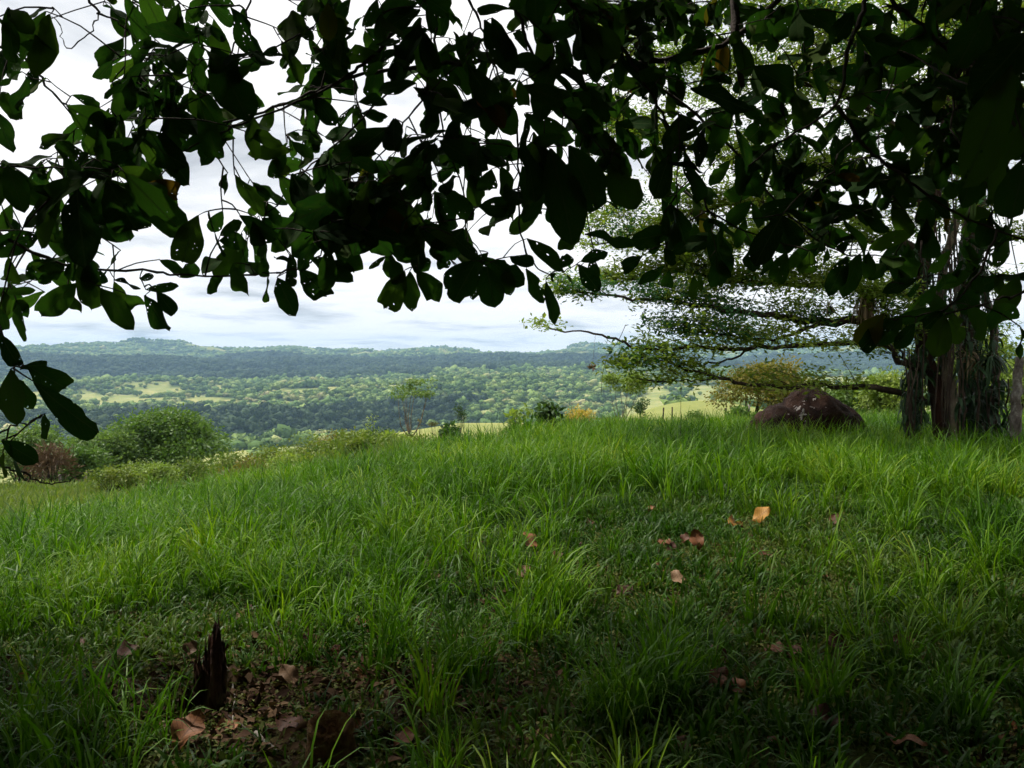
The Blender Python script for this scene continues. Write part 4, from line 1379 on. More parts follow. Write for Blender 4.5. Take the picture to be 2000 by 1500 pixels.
# dead leaf on a thread and a dangling tendril below the long branch
mb = MB()
hp = P(1157, 717, 12.6)
for k in range(9):
    d = unit(RNG.normal(0, 1, 3) + np.array([0, 0, -0.6]))
    v, f = leaf_quads(np.zeros((1, 3)) + RNG.normal(0, 0.02, (1, 3)), d[None], RNG.normal(0, 1, (1, 3)), [0.09], [0.05], 0.3)
    mb.add(v, f)
tp_ = P(1163, 652, 12.45)
tube(mb, [np.zeros(3), (tp_ - hp) * 0.5, tp_ - hp], 0.0025, 0.0025, 3, 5)
o = mb.build('dead_leaf', M['dry_red'], None, smooth=False)
o.location = hp
tag(o, 'small brown curled dead leaf dangling on a thread under the branch tip', 'dead leaf')
mb = MB()
q = pp([(1222, 634), (1208, 665), (1190, 690), (1178, 725), (1174, 770)], 12.6, 12.6)
tube(mb, [p - q[0] for p in q], 0.006, 0.004, 4, 14)
o = mb.build('tendril', M['twig'], None)
o.location = q[0]
tag(o, 'thin dark tendril curving down past the airy pale green tree', 'tendril')
mb = MB()
q = pp([(1330, 720), (1330, 770), (1329, 838)], 12.9, 12.9)
q[-1][2] = gz(q[-1][0], q[-1][1]) + 0.1
tube(mb, [p - q[0] for p in q], 0.004, 0.004, 4, 8)
o = mb.build('tendril', M['twig'], None)
o.location = q[0]
tag(o, 'straight thin tendril hanging in front of the grassy knolls', 'tendril')

# ================================================================== stumps, sticks and leaves on the ground
def rotten_stump():
    c = ground_hit(398, 1392)
    o = thing('stump', 'jagged rotten brown stump in the leaf litter, lower left', 'stump', (c[0], c[1], gz(c[0], c[1])))
    k = c[1] / F
    for (du, w, h, lean, r) in ((20, 30, 196, 12, 0.034), (4, 24, 168, 6, 0.026), (-12, 22, 128, 4, 0.027), (-30, 18, 66, 4, 0.023), (34, 14, 150, 6, 0.018), (12, 26, 100, 2, 0.034), (-44, 18, 36, 0, 0.02), (26, 18, 60, 6, 0.03), (-4, 20, 80, -4, 0.03)):
        rg = np.random.default_rng(abs(du) + 3)
        n, sd_ = 14, 12
        jag = rg.uniform(0, 0.42, sd_)
        V, Fc = [], []
        for i in range(n):
            t = i / (n - 1)
            for j in range(sd_):
                a = j / sd_ * 6.283
                ridge = 1 + 0.30 * math.sin(3 * a + du) + 0.22 * math.sin(7 * a + 2 * du + 3 * t) + rg.normal(0, 0.10)
                hh = 1.10 * h * k * (1 - jag[j] * t)
                rr = 0.85 * r * ridge * (1.35 - 0.75 * t + 0.18 * math.sin(9 * t + du))
                V.append((du * k + lean * k * t + rr * math.cos(a), 0.02 * rg.normal() * 0.2 + rr * 0.45 * math.sin(a) + (abs(du) % 5 - 2) * 0.008, hh * t - 0.03))
        for i in range(n - 1):
            for j in range(sd_):
                a, b = i * sd_ + j, i * sd_ + (j + 1) % sd_
                Fc.append((a, b, b + sd_, a + sd_))
        Fc.append(tuple((n - 1) * sd_ + j for j in range(sd_)))
        mesh_obj('splinter', V, Fc, M['rotten'], o, smooth=False)


rotten_stump()


def mossy_stump():
    c = ground_hit(645, 1490)
    k = c[1] / F
    h, r = 0.155, 44 * k
    rg = np.random.default_rng(5)
    V, Fc, sd_ = [], [], 24
    prof = [(1.15, -0.05), (1.05, 0.05), (0.95, 0.10), (0.97, 0.14), (0.98, h), (0.88, h + 0.008), (0.72, h - 0.008), (0.5, h - 0.035), (0.25, h - 0.06), (0.03, h - 0.065)]
    prof = [(a, b) for a, b in prof]
    for i, (pr, z) in enumerate(prof):
        for j in range(sd_):
            a = j / sd_ * 6.283
            q = 1 + 0.06 * math.sin(2 * a + 1) + 0.05 * math.sin(5 * a) + rg.normal(0, 0.025)
            V.append((r * pr * q * math.cos(a), r * pr * q * math.sin(a) * 0.9, z + rg.normal(0, 0.004) + 0.02 * math.sin(a)))
    for i in range(len(prof) - 1):
        for j in range(sd_):
            a, b = i * sd_ + j, i * sd_ + (j + 1) % sd_
            Fc.append((a, b, b + sd_, a + sd_))
    Fc.append(tuple((len(prof) - 1) * sd_ + j for j in range(sd_)))
    o = mesh_obj('stump', V, Fc, M['mossy'], smooth=True)
    o.location = (c[0], c[1], gz(c[0], c[1]))
    tag(o, 'low round mossy brown stump with a hollow top at the bottom edge', 'stump')


mossy_stump()


def stick(seq, r, label, mat='twig', lift=0.02):
    pts = []
    for u, v in seq:
        c = ground_hit(u, v)
        pts.append(np.array([c[0], c[1], gz(c[0], c[1]) + lift]))
    o0 = pts[0].copy()
    mb = MB()
    tube(mb, [p - o0 for p in pts], r, r * 0.6, 6, 12, wob=0.004, knob=0.05)
    o = mb.build('fallen_stick', M[mat], None)
    o.location = o0
    tag(o, label, 'stick')


stick([(435, 1310), (452, 1330), (457, 1380), (455, 1425)], 0.006, 'thin pale stick lying right beside the jagged stump', 'fence_wood', 0.03)
stick([(366, 1360), (400, 1370), (440, 1400), (490, 1440), (545, 1478)], 0.006, 'long thin brown stick running from the jagged stump towards the round one')
stick([(445, 1462), (470, 1490), (480, 1499)], 0.009, 'short pale forked stick at the bottom edge left of the round stump', 'fence_wood')
stick([(500, 1440), (520, 1460), (542, 1480)], 0.010, 'thick short pale stick between the two stumps', 'fence_wood')
stick([(-30, 1035), (0, 1052), (18, 1070)], 0.035, 'dark broken branch end poking in at the left edge of the meadow', 'rotten', 0.10)


# fallen leaves -------------------------------------------------------
def leaf_shape(L, W, bend, fold, segs=8, across=4, wav=0.0, seed=0, obov=0.58, twist=0.0, bites=0):
    """one broad leaf along +Y, stalk at the origin, upper side +Z"""
    rg = np.random.default_rng(seed)
    V, UV, Fc = [], [], []
    bt = [(rg.uniform(0.25, 0.95), rg.choice([-1, 1]), rg.uniform(0.15, 0.4)) for _ in range(bites)]
    p, ang = np.array([0.0, 0.0, 0.0]), bend * -0.25
    st = L / segs
    for i in range(segs + 1):
        t = i / segs
        pa, pb_ = 0.90 * obov / 0.55, 0.72
        w = W * 0.5 * (t ** pa * (1 - t) ** pb_) / ((pa / (pa + pb_)) ** pa * (pb_ / (pa + pb_)) ** pb_)
        if i == segs:
            w = 0.0008
        if i == 0:
            w = W * 0.03
        tw = twist * t
        for j in range(across + 1):
            s = (j / across - 0.5) * 2
            ww = w
            for bt_t, bt_s, bt_a in bt:
                if bt_s * s > 0.6 and abs(t - bt_t) < 0.09:
                    ww = w * (1 - bt_a)
            ww *= 1 + 0.035 * rg.normal() * (abs(s) > 0.9)
            x = s * ww
            z = abs(s) * ww * fold + wav * W * math.sin(t * 9 + seed) * abs(s) * 0.4
            q = np.array([x * math.cos(tw) - z * math.sin(tw), 0, x * math.sin(tw) + z * math.cos(tw)])
            V.append(p + np.array([q[0], -q[2] * math.sin(ang), q[2] * math.cos(ang)]))
            UV.append((0.5 + 0.5 * s * (ww / (W * 0.5 + 1e-6)), t))
        p = p + st * np.array([0, math.cos(ang), math.sin(ang)])
        ang -= bend / segs
    a1 = across + 1
    for i in range(segs):
        for j in range(across):
            a = i * a1 + j
            Fc.append((a, a + 1, a + 1 + a1, a + a1))
    return np.array(V), np.array(Fc), np.array(UV)


def dry_leaf_mat(name, a, b, c):
    m, t, out = new_mat(name)
    co = t.nodes.new('ShaderNodeTexCoord')
    oi = t.nodes.new('ShaderNodeObjectInfo')
    uv = t.nodes.new('ShaderNodeUVMap')
    uv.uv_map = 'UVMap'
    sp = t.nodes.new('ShaderNodeSeparateXYZ')
    t.links.new(uv.outputs[0], sp.inputs[0])
    across = mathn(t, 'ABSOLUTE', mathn(t, 'SUBTRACT', sp.outputs[0], 0.5))
    ph = mathn(t, 'FRACT', mathn(t, 'SUBTRACT', mathn(t, 'MULTIPLY', sp.outputs[1], 9.0), mathn(t, 'MULTIPLY', across, 5.0)))
    vein = mathn(t, 'MAXIMUM', mathn(t, 'LESS_THAN', mathn(t, 'ABSOLUTE', mathn(t, 'SUBTRACT', ph, 0.5)), 0.07), mathn(t, 'LESS_THAN', across, 0.025))
    nz = nd(t, 'ShaderNodeTexNoise', i_Scale=28.0, i_Detail=6.0, i_Roughness=0.65)
    t.links.new(co.outputs['Object'], nz.inputs['Vector'])
    fac = mathn(t, 'ADD', mathn(t, 'MULTIPLY', nz.outputs[0], 0.8), mathn(t, 'MULTIPLY', mathn(t, 'SUBTRACT', oi.outputs['Random'], 0.4), 0.6), clamp=True)
    col = rampn(t, fac, [(0.15, a), (0.5, b), (0.85, c)])
    col = mixc(t, mathn(t, 'MULTIPLY', vein, 0.45), col, (a[0] * 0.6, a[1] * 0.6, a[2] * 0.6))
    pb = nd(t, 'ShaderNodeBsdfPrincipled', i_Roughness=0.6)
    pb.inputs['Specular IOR Level'].default_value = 0.3
    t.links.new(col, pb.inputs['Base Color'])
    bp = nd(t, 'ShaderNodeBump', i_Strength=0.5, i_Distance=0.004)
    t.links.new(vein, bp.inputs['Height'])
    t.links.new(bp.outputs[0], pb.inputs['Normal'])
    t.links.new(pb.outputs[0], out.inputs[0])
    return m


M['dry_brown'] = dry_leaf_mat('dry_brown_leaf', (0.05, 0.017, 0.006), (0.16, 0.055, 0.017), (0.27, 0.115, 0.045))
M['dry_yellow'] = dry_leaf_mat('dry_yellow_leaf', (0.20, 0.08, 0.008), (0.33, 0.15, 0.014), (0.42, 0.22, 0.03))
M['dry_pale'] = dry_leaf_mat('dry_pale_leaf', (0.14, 0.075, 0.035), (0.25, 0.15, 0.08), (0.35, 0.25, 0.15))
fallen_meshes = []
for k in range(7):
    v, f, uv = leaf_shape(1.0, RNG.uniform(0.60, 0.78), RNG.uniform(-1.4, 1.0), RNG.uniform(0.1, 0.5), 10, 4, 0.4, 40 + k, 0.52, RNG.uniform(-0.6, 0.6), 2)
    fallen_meshes.append((v, f, uv))
fallen_cache = {}


def fallen_leaf(u, v, size, label, mat='dry_brown', group=None, tilt=0.35, lift=0.05, rot=None):
    c = ground_hit(u, v)
    k = int(RNG.integers(0, 7))
    key = (k, mat)
    if key not in fallen_cache:
        o = mesh_obj('fallen_leaf', *fallen_meshes[k][:2], M[mat], smooth=True, uv=fallen_meshes[k][2])
        fallen_cache[key] = o.data
    else:
        o = bpy.data.objects.new('fallen_leaf', fallen_cache[key])
        link(o)
    size *= 1.22
    o.scale = (size, size, size)
    lz = float(np.clip(litter_zone(c[0], c[1]), 0, 1))
    o.location = (c[0], c[1], gz(c[0], c[1]) + lift * (1.3 - 1.1 * lz))
    rot = RNG.uniform(0, 6.28) if rot is None else rot
    m3 = Matrix.Rotation(RNG.normal(0.55, tilt * 0.7), 3, 'X') @ Matrix.Rotation(RNG.normal(0, tilt * 0.7), 3, 'Y') @ Matrix.Rotation(rot, 3, 'Z')
    o.rotation_euler = m3.to_euler()
    return tag(o, label, 'fallen leaf', group)


for u, v, s, lb, mt in named_leaves:
    fallen_leaf(u, v, s, lb, mt, 'fallen leaves on the ground')
anchors = [(398, 1300, 'jagged stump'), (645, 1420, 'round mossy stump'), (212, 1305, 'broad reddish leaf at the left'), (535, 1328, 'large cupped leaf'), (720, 1243, 'pinkish leaf behind the round stump'),
           (860, 1355, 'tall tuft near the round stump'), (1047, 1085, 'upright reddish leaf'), (1067, 1115, 'broad flat leaf of the clearing'), (1010, 1142, 'pinkish leaf of the clearing'), (1459, 1033, 'orange-yellow leaf pair'),
           (1365, 1092, 'round pinkish leaf'), (1287, 1067, 'broad brown leaf of the clearing'), (1629, 1040, 'lone pinkish leaf'), (1235, 1162, 'shaded hollow'), (1280, 1350, 'tall central grass tuft'),
           (1727, 1470, 'largest brown leaf'), (1782, 1272, 'broad rusty leaf'), (1612, 1275, 'dark rusty leaf'), (335, 1485, 'large leaf at the bottom edge'), (1992, 1466, 'orange leaf in the corner'), (1492, 1282, 'orange-brown leaf of the turf')]
used = set()
for u, v in small:
    for au, av, nm in sorted(anchors, key=lambda q: math.hypot(q[0] - u, 1.6 * (q[1] - v))):
        du, dv = u - au, 1.6 * (v - av)
        side = ('right of' if du > 0 else 'left of') if abs(du) > abs(dv) else ('in front of' if dv > 0 else 'behind')
        if (nm, side) not in used:
            break
    used.add((nm, side))
    fallen_leaf(u, v, RNG.uniform(0.06, 0.11), 'small brown leaf in grass %s the %s' % (side, nm), 'dry_brown', 'small fallen leaves in the grass', lift=0.03)

# ================================================================== the shade tree that overhangs the picture
TRUNK = np.array([2.6, -2.2, gz(2.6, -2.2)])
shade = thing('shade_tree', 'large-leaved shade tree whose dark branches hang into the top of the picture', 'tree', tuple(TRUNK))
SH = TRUNK
tm = MB()
tube(tm, [TRUNK + [0, 0, -0.3], TRUNK + [0.05, 0.1, 1.6], TRUNK + [-0.1, 0.3, 3.2]], 0.32, 0.22, 14, 16, knob=0.03)
tm.build('trunk', M['bark'], shade, origin=SH)
fork = TRUNK + [-0.1, 0.3, 3.1]
NODES = []                       # skeleton points that twigs may start from
big = []
for tgt in ((2.2, 3.2, 4.6), (-1.6, 2.6, 4.3), (-3.6, 0.6, 4.2), (5.6, 2.4, 4.4), (0.4, -5.2, 5.0), (5.8, -4.0, 4.8), (1.0, 0.8, 6.2), (-2.6, -3.0, 4.8)):
    mb = MB()
    tgt = np.array(tgt)
    c = tube(mb, [fork, fork * 0.55 + tgt * 0.45 + np.array([0, 0, 0.55]), tgt], 0.12, 0.035, 8, 16, wob=0.03, knob=0.03)
    mb.build('branch', M['bark'], shade, origin=SH)
    big.append(c)
BIG = np.concatenate(big)

# branches seen in the picture, as pixel paths with their distance
near_branches = [
    ([(1560, -60), (1520, 0), (1450, 60), (1400, 90), (1300, 115), (1220, 126), (1100, 140), (980, 122), (900, 125), (800, 133), (730, 141), (650, 165), (600, 185), (520, 216), (430, 240)], 3.1, 2.5, 13, 4),
    ([(800, -60), (790, 0), (783, 40), (755, 80), (713, 122), (671, 154), (600, 192), (480, 240), (425, 264)], 2.7, 2.35, 9, 4),
    ([(985, -50), (1000, 0), (1014, 35), (1031, 84), (1070, 157), (1108, 224), (1161, 276), (1200, 336)], 2.5, 2.5, 8, 3),
    ([(1090, -40), (1112, 0), (1140, 35), (1210, 91), (1245, 140), (1280, 196), (1315, 262), (1343, 310), (1370, 371), (1387, 416), (1475, 455), (1580, 490)], 2.5, 2.5, 8, 3),
    ([(1700, -50), (1692, 0), (1667, 63), (1650, 126), (1636, 206), (1545, 262), (1461, 325)], 2.4, 2.4, 11, 3),
    ([(1636, 206), (1685, 276), (1727, 318), (1780, 357), (1874, 420), (1947, 448), (2030, 480)], 2.4, 2.3, 8, 4),
    ([(1720, -50), (1741, 0), (1790, 42), (1832, 84), (1874, 126), (1863, 175), (1856, 252)], 2.4, 2.3, 10, 4),
    ([(1444, -60), (1436, 35), (1440, 100), (1450, 168)], 2.9, 2.8, 18, 12),
    ([(-120, 330), (-40, 420), (0, 455), (52, 486), (115, 511), (175, 521), (304, 533), (350, 537), (490, 535), (540, 533)], 2.3, 2.35, 9, 3),
    ([(-80, 60), (0, 93), (35, 98), (70, 140), (95, 172), (136, 210), (210, 250)], 2.5, 2.4, 6, 3),
    ([(160, -40), (175, 0), (196, 28), (215, 34), (250, 60)], 2.5, 2.5, 6, 3),
    ([(192, 28), (175, 66), (136, 96), (122, 80), (118, 50)], 2.5, 2.5, 3, 1.5),
    ([(500, -60), (490, 0), (465, 70), (444, 122), (440, 180)], 2.5, 2.4, 5, 2.5),
    ([(-60, 328), (0, 326), (91, 327), (175, 329), (252, 336), (300, 360)], 2.3, 2.3, 4, 2),
    ([(835, 182), (783, 252), (748, 297), (685, 371), (640, 400)], 2.4, 2.3, 4, 2),
    ([(850, -40), (850, 0), (853, 98), (846, 157), (860, 217), (874, 280), (909, 385), (912, 450)], 2.6, 2.5, 6, 2),
    ([(900, -40), (916, 0), (944, 60), (951, 105), (979, 157)], 2.6, 2.5, 6, 3),
    ([(1063, 150), (1063, 196), (1066, 332)], 2.5, 2.5, 3, 2),
    ([(1010, 250), (1014, 360), (1017, 455), (1036, 508), (1066, 533), (1105, 526), (1140, 514)], 2.5, 2.4, 4, 2),
    ([(1947, 448), (1905, 540), (1850, 600), (1800, 615), (1735, 622)], 2.2, 2.1, 5, 3),
    ([(1800, 470), (1790, 545), (1740, 552)], 2.3, 2.2, 4, 2),
    ([(2060, 520), (1990, 575), (1940, 585)], 2.2, 2.1, 6, 4),
    ([(-60, 860), (0, 843), (31, 831), (80, 815)], 1.75, 1.7, 5, 3),
    ([(-40, 600), (0, 640), (25, 700), (45, 712)], 1.75, 1.7, 7, 4),
    ([(-10, 900), (20, 915), (49, 927), (80, 941), (115, 944), (154, 930)], 1.75, 1.7, 5, 2),
    ([(430, 262), (350, 300), (300, 360), (240, 400)], 2.35, 2.3, 4, 2),
    ([(540, 533), (590, 520), (620, 500), (650, 440), (690, 380)], 2.35, 2.3, 4, 2),
    ([(912, 450), (920, 500), (930, 512)], 2.5, 2.4, 3, 2),
    ([(800, 133), (690, 250), (600, 330), (520, 420), (470, 480)], 2.6, 2.4, 4, 2),
    ([(1220, 126), (1330, 200), (1430, 290), (1520, 400), (1600, 470), (1660, 500)], 2.9, 2.6, 6, 2.5),
    ([(1874, 126), (1930, 180), (1990, 260), (2060, 330)], 2.3, 2.1, 8, 4),
]
branch_mb, branch_pts = [], []
for seq, d0, d1, w0, w1 in near_branches:
    pts = pp(seq, d0, d1)
    mb = MB()
    u0, v0 = seq[0]
    if u0 < 0 or v0 < 0 or u0 > 2000:
        # carry the branch on, outside the picture, to the limb it grows from
        dist = np.linalg.norm(BIG - pts[0], axis=1) + 0.6 * np.abs(BIG[:, 0] - pts[0][0])
        j = big[2][-3] if u0 < 0 else (big[3][-3] if u0 > 2000 else BIG[int(np.argmin(dist))])
        mid = pts[0] * 0.55 + j * 0.45
        tube(mb, [j, mid + (pts[0] - pts[1]) * 0.3, pts[0]], w0 * d0 / F * 0.9, w0 * d0 / F * 0.52, 6, 9)
    c = tube(mb, pts, w0 * d0 / F * 0.5, w1 * d1 / F * 0.5, 6, 4 * len(seq), wob=0.003, knob=0.07)
    branch_mb.append(mb)
    branch_pts.append(c)
    for q in c:
        NODES.append((q, len(branch_mb) - 1))

# leaf templates -------------------------------------------------------
LEAFT = []
for k in range(18):
    v, f, uv = leaf_shape(1.0, 1.0, RNG.uniform(0.1, 1.1), RNG.uniform(0.02, 0.26), 11, 4, RNG.uniform(0.05, 0.3), 70 + k, RNG.uniform(0.52, 0.62), RNG.uniform(-0.25, 0.25), int(RNG.integers(0, 2)))
    LEAFT.append((v, f, uv))


def leaf_frame(base, tip, width, roll, normal_hint):
    """matrix that carries the unit leaf to stalk end `base`, point `tip`"""
    y = tip - base
    L = np.linalg.norm(y)
    y = y / (L + 1e-9)
    z = normal_hint - y * np.dot(normal_hint, y)
    z = z / (np.linalg.norm(z) + 1e-9)
    x = np.cross(y, z)
    c, s = math.cos(roll), math.sin(roll)
    x, z = x * c + z * s, z * c - x * s
    m = np.eye(4)
    m[:3, 0] = x * width
    m[:3, 1] = y * L
    m[:3, 2] = z * width
    m[:3, 3] = base
    return m


# leaves traced one by one: stalk end, tip, width in pixels, distance
traced = [
    (35, 594, 36, 672, 44, 2.2), (165, 560, 172, 610, 32, 2.3), (196, 563, 259, 643, 42, 2.2), (150, 553, 70, 625, 46, 2.2), (140, 563, 138, 620, 40, 2.3), (245, 573, 284, 617, 32, 2.2),
    (285, 575, 322, 656, 46, 2.15), (305, 570, 348, 616, 30, 2.2), (285, 566, 349, 557, 20, 2.3), (122, 531, 60, 518, 25, 2.3), (224, 545, 277, 560, 30, 2.3), (172, 535, 212, 548, 25, 2.3),
    (273, 545, 298, 538, 16, 2.3), (352, 542, 392, 517, 30, 2.35), (395, 535, 430, 492, 36, 2.35), (434, 538, 402, 573, 28, 2.35), (458, 514, 462, 598, 46, 2.3), (525, 540, 514, 591, 25, 2.35),
    (541, 542, 574, 616, 40, 2.3), (560, 531, 575, 561, 22, 2.3), (585, 521, 646, 605, 50, 2.25), (605, 503, 691, 547, 40, 2.3), (486, 514, 532, 538, 24, 2.3),
    (52, 713, 150, 776, 52, 1.65), (20, 722, 18, 832, 74, 1.6), (66, 745, 187, 866, 58, 1.6), (88, 808, 84, 859, 30, 1.65), (0, 650, 32, 730, 36, 1.7), (3, 860, 80, 908, 38, 1.65), (20, 862, 36, 952, 36, 1.65),
    (5, 885, 6, 935, 24, 1.7), (18, 500, 25, 570, 36, 2.1), (12, 572, 70, 566, 17, 2.2), (0, 600, 8, 655, 22, 2.1), (40, 722, 118, 702, 30, 1.65), (30, 740, 60, 800, 40, 1.7),
    (790, 528, 750, 620, 50, 2.35), (800, 530, 804, 608, 36, 2.4), (815, 528, 866, 592, 44, 2.35), (923, 510, 860, 564, 42, 2.35), (930, 510, 880, 595, 48, 2.3), (951, 521, 965, 606, 52, 2.3),
    (958, 510, 1023, 555, 46, 2.35), (986, 521, 995, 576, 30, 2.35), (1028, 525, 1063, 592, 32, 2.35), (1066, 549, 1090, 642, 28, 2.35), (1028, 500, 1038, 521, 14, 2.4), (1130, 517, 1171, 569, 36, 2.4),
    (1135, 510, 1190, 491, 26, 2.4), (1091, 524, 1120, 494, 25, 2.4), (1073, 538, 1092, 545, 18, 2.4), (1105, 535, 1124, 558, 12, 2.4), (650, 507, 690, 546, 36, 2.3), (856, 500, 874, 528, 28, 2.4),
    (815, 500, 838, 530, 30, 2.4), (755, 500, 720, 525, 12, 2.4), (1255, 500, 1201, 533, 28, 2.5), (1298, 521, 1248, 556, 26, 2.5),
    (1306, 527, 1303, 577, 24, 2.5), (1355, 538, 1356, 589, 24, 2.5), (1366, 532, 1370, 573, 11, 2.5), (1400, 500, 1408, 571, 44, 2.45), (1470, 480, 1473, 529, 40, 2.45), (1500, 485, 1497, 546, 34, 2.5),
    (1535, 490, 1515, 566, 36, 2.45), (1552, 490, 1556, 531, 26, 2.5), (1580, 490, 1583, 553, 42, 2.45), (1615, 485, 1614, 526, 25, 2.5), (1655, 500, 1618, 578, 36, 2.4), (1680, 495, 1646, 582, 36, 2.4),
    (1697, 490, 1694, 554, 25, 2.4), (1790, 545, 1722, 571, 28, 2.2), (1727, 612, 1666, 687, 48, 2.1), (1732, 620, 1680, 697, 32, 2.15), (1762, 617, 1713, 673, 44, 2.1), (1787, 632, 1752, 683, 34, 2.1),
    (1845, 600, 1738, 630, 26, 2.15), (1839, 608, 1804, 651, 42, 2.1), (1846, 614, 1825, 704, 44, 2.05), (1855, 612, 1880, 672, 44, 2.1), (1895, 598, 1931, 666, 48, 2.1), (1940, 588, 1986, 657, 58, 2.0),
    (1995, 640, 1998, 702, 34, 2.0), (1840, 535, 1864, 577, 40, 2.2), (1880, 560, 1900, 620, 40, 2.2),
    # inner ones with a clear outline
    (415, 92, 488, 232, 78, 2.2), (600, 55, 515, 128, 50, 2.4), (220, 118, 185, 165, 26, 2.4), (140, 186, 205, 205, 22, 2.4), (130, 208, 232, 262, 60, 2.3), (175, 300, 85, 315, 62, 2.2), (175, 335, 30, 440, 62, 2.15),
    (120, 375, 62, 490, 52, 2.2), (150, 370, 160, 520, 74, 2.15), (210, 350, 270, 480, 80, 2.15), (245, 340, 372, 470, 62, 2.15), (282, 362, 376, 372, 40, 2.25), (255, 258, 362, 322, 60, 2.3), (390, 190, 420, 335, 46, 2.3),
    (0, 180, 38, 230, 40, 2.4), (445, 338, 420, 388, 24, 2.4), (435, 412, 408, 460, 28, 2.4), (430, 460, 470, 432, 26, 2.4), (428, 470, 486, 472, 34, 2.35), (450, 245, 530, 248, 36, 2.4), (1030, 100, 1000, 40, 20, 2.5),
    (700, 200, 762, 190, 32, 2.4), (980, 325, 1000, 398, 36, 2.4), (1020, 325, 1050, 396, 40, 2.4), (960, 330, 945, 386, 40, 2.4), (870, 370, 925, 432, 40, 2.4), (935, 405, 1000, 402, 40, 2.45),
    (1075, 290, 1130, 480, 84, 2.2), (1110, 285, 1190, 415, 80, 2.2), (1190, 320, 1245, 405, 66, 2.3), (1130, 420, 1098, 520, 40, 2.35), (560, 200, 620, 205, 30, 2.5),
    (830, 440, 880, 480, 50, 2.35), (905, 445, 850, 520, 60, 2.35), (700, 400, 600, 500, 80, 2.2), (720, 390, 690, 515, 74, 2.2), (680, 380, 560, 440, 60, 2.25), (760, 395, 790, 480, 60, 2.3), (735, 300, 640, 290, 50, 2.35),
    (1470, 130, 1570, 175, 64, 2.35), (1350, 170, 1470, 210, 50, 2.4), (1560, 20, 1650, 55, 50, 2.4), (1690, 30, 1750, 60, 40, 2.4), (1340, 290, 1410, 290, 36, 2.45), (1500, 230, 1460, 290, 44, 2.4),
    (1975, 130, 1895, 370, 92, 1.6), (2015, 60, 1900, 190, 80, 1.6), (2010, 300, 1965, 430, 70, 1.6), (1930, 20, 1870, 130, 70, 1.7), (2010, 200, 1940, 400, 80, 1.7), (1960, 60, 1975, 220, 80, 1.75),
]
LEAVES = []      # (matrix, template, base, projected area)
GW, GH, CS = 260, 130, 8          # coverage raster over the picture, 8 px cells, with a margin of 5 cells
cover_r = np.zeros((GH, GW), bool)


def cells_of(m):
    t = np.linspace(0.12, 0.88, 12)
    w = 0.5 * np.sin(math.pi * t ** 1.25) ** 0.75
    pts = []
    for s in (-0.5, 0, 0.5):
        pts.append(np.stack([s * w, t, np.zeros_like(t), np.ones_like(t)], 1))
    q = np.concatenate(pts) @ m.T
    u, v, fw = to_px(q[:, :3])
    i = np.floor(u / CS).astype(int) + 5
    j = np.floor(v / CS).astype(int) + 5
    ok = (i >= 0) & (i < GW) & (j >= 0) & (j < GH) & (fw > 0.3)
    return np.unique(j[ok] * GW + i[ok]), ok.mean()


def proj_area(m):
    u, v, fw = to_px(np.array([m[:3, 3], m[:3, 3] + m[:3, 1]]))
    w = np.linalg.norm(m[:3, 0]) * F / max(fw[0], 0.3)
    return math.hypot(u[1] - u[0], v[1] - v[0]) * w


for (u, v, u2, v2, w, D) in traced:
    dd = RNG.uniform(-0.05, 0.09)
    a, b = P(u, v, D), P(u2, v2, D + dd)
    hint = np.array([0, -1.0, 0.25]) + RNG.normal(0, 0.25, 3)
    roll = RNG.normal(0, 0.22)
    m = leaf_frame(a, b, w * D / F * 1.02, roll, hint)
    LEAVES.append((m, int(RNG.integers(0, 18)), a, proj_area(m) * 3))
    cc, _ = cells_of(m)
    cover_r.ravel()[cc] = True

MASK = [
    "5611588763148668662488999998877755668899" "9",
    "7500488753368658767248888877775556677889" "9",
    "6612688786478778678578787767656556678899" "9",
    "6302799776156463777678888766788666788999" "9",
    "2014788876446662577667886776777667788999" "9",
    "3478888763687766568668787766666777788988" "9",
    "6678987411577888888758986656667777888777" "7",
    "7888885324388999767689855565567777877766" "6",
    "6788876345788999865763600267657776556655" "6",
    "4587301267778877785134253466677775664545" "5",
    "5485322266456515568745433344335466355554" "5",
    "7575553002144005334304000001000030356555" "5",
    "6000022000001001000002000000000001555544" "4",
    "3000000000000000000000000000000000012310" "1",
]
TG = np.array([[int(c) / 9.3 for c in r[:40]] for r in MASK])
cap = np.zeros(TG.shape)


def coarse(cc):
    j, i = cc // GW - 5, cc % GW - 5
    return np.clip((j * CS) // 50, -1, 20), np.clip((i * CS) // 50, -1, 40)


yy, xx = np.mgrid[0:GH, 0:GW]
cj, ci_ = ((yy - 5) * CS) // 50, ((xx - 5) * CS) // 50
inside = (cj >= 0) & (cj < TG.shape[0]) & (ci_ >= 0) & (ci_ < 40)
cell_n = np.zeros(TG.shape)
np.add.at(cell_n, (cj[inside], ci_[inside]), 1)
covered = np.zeros(TG.shape)


def recount():
    covered[:] = 0
    mm = inside & cover_r
    np.add.at(covered, (cj[mm], ci_[mm]), 1)


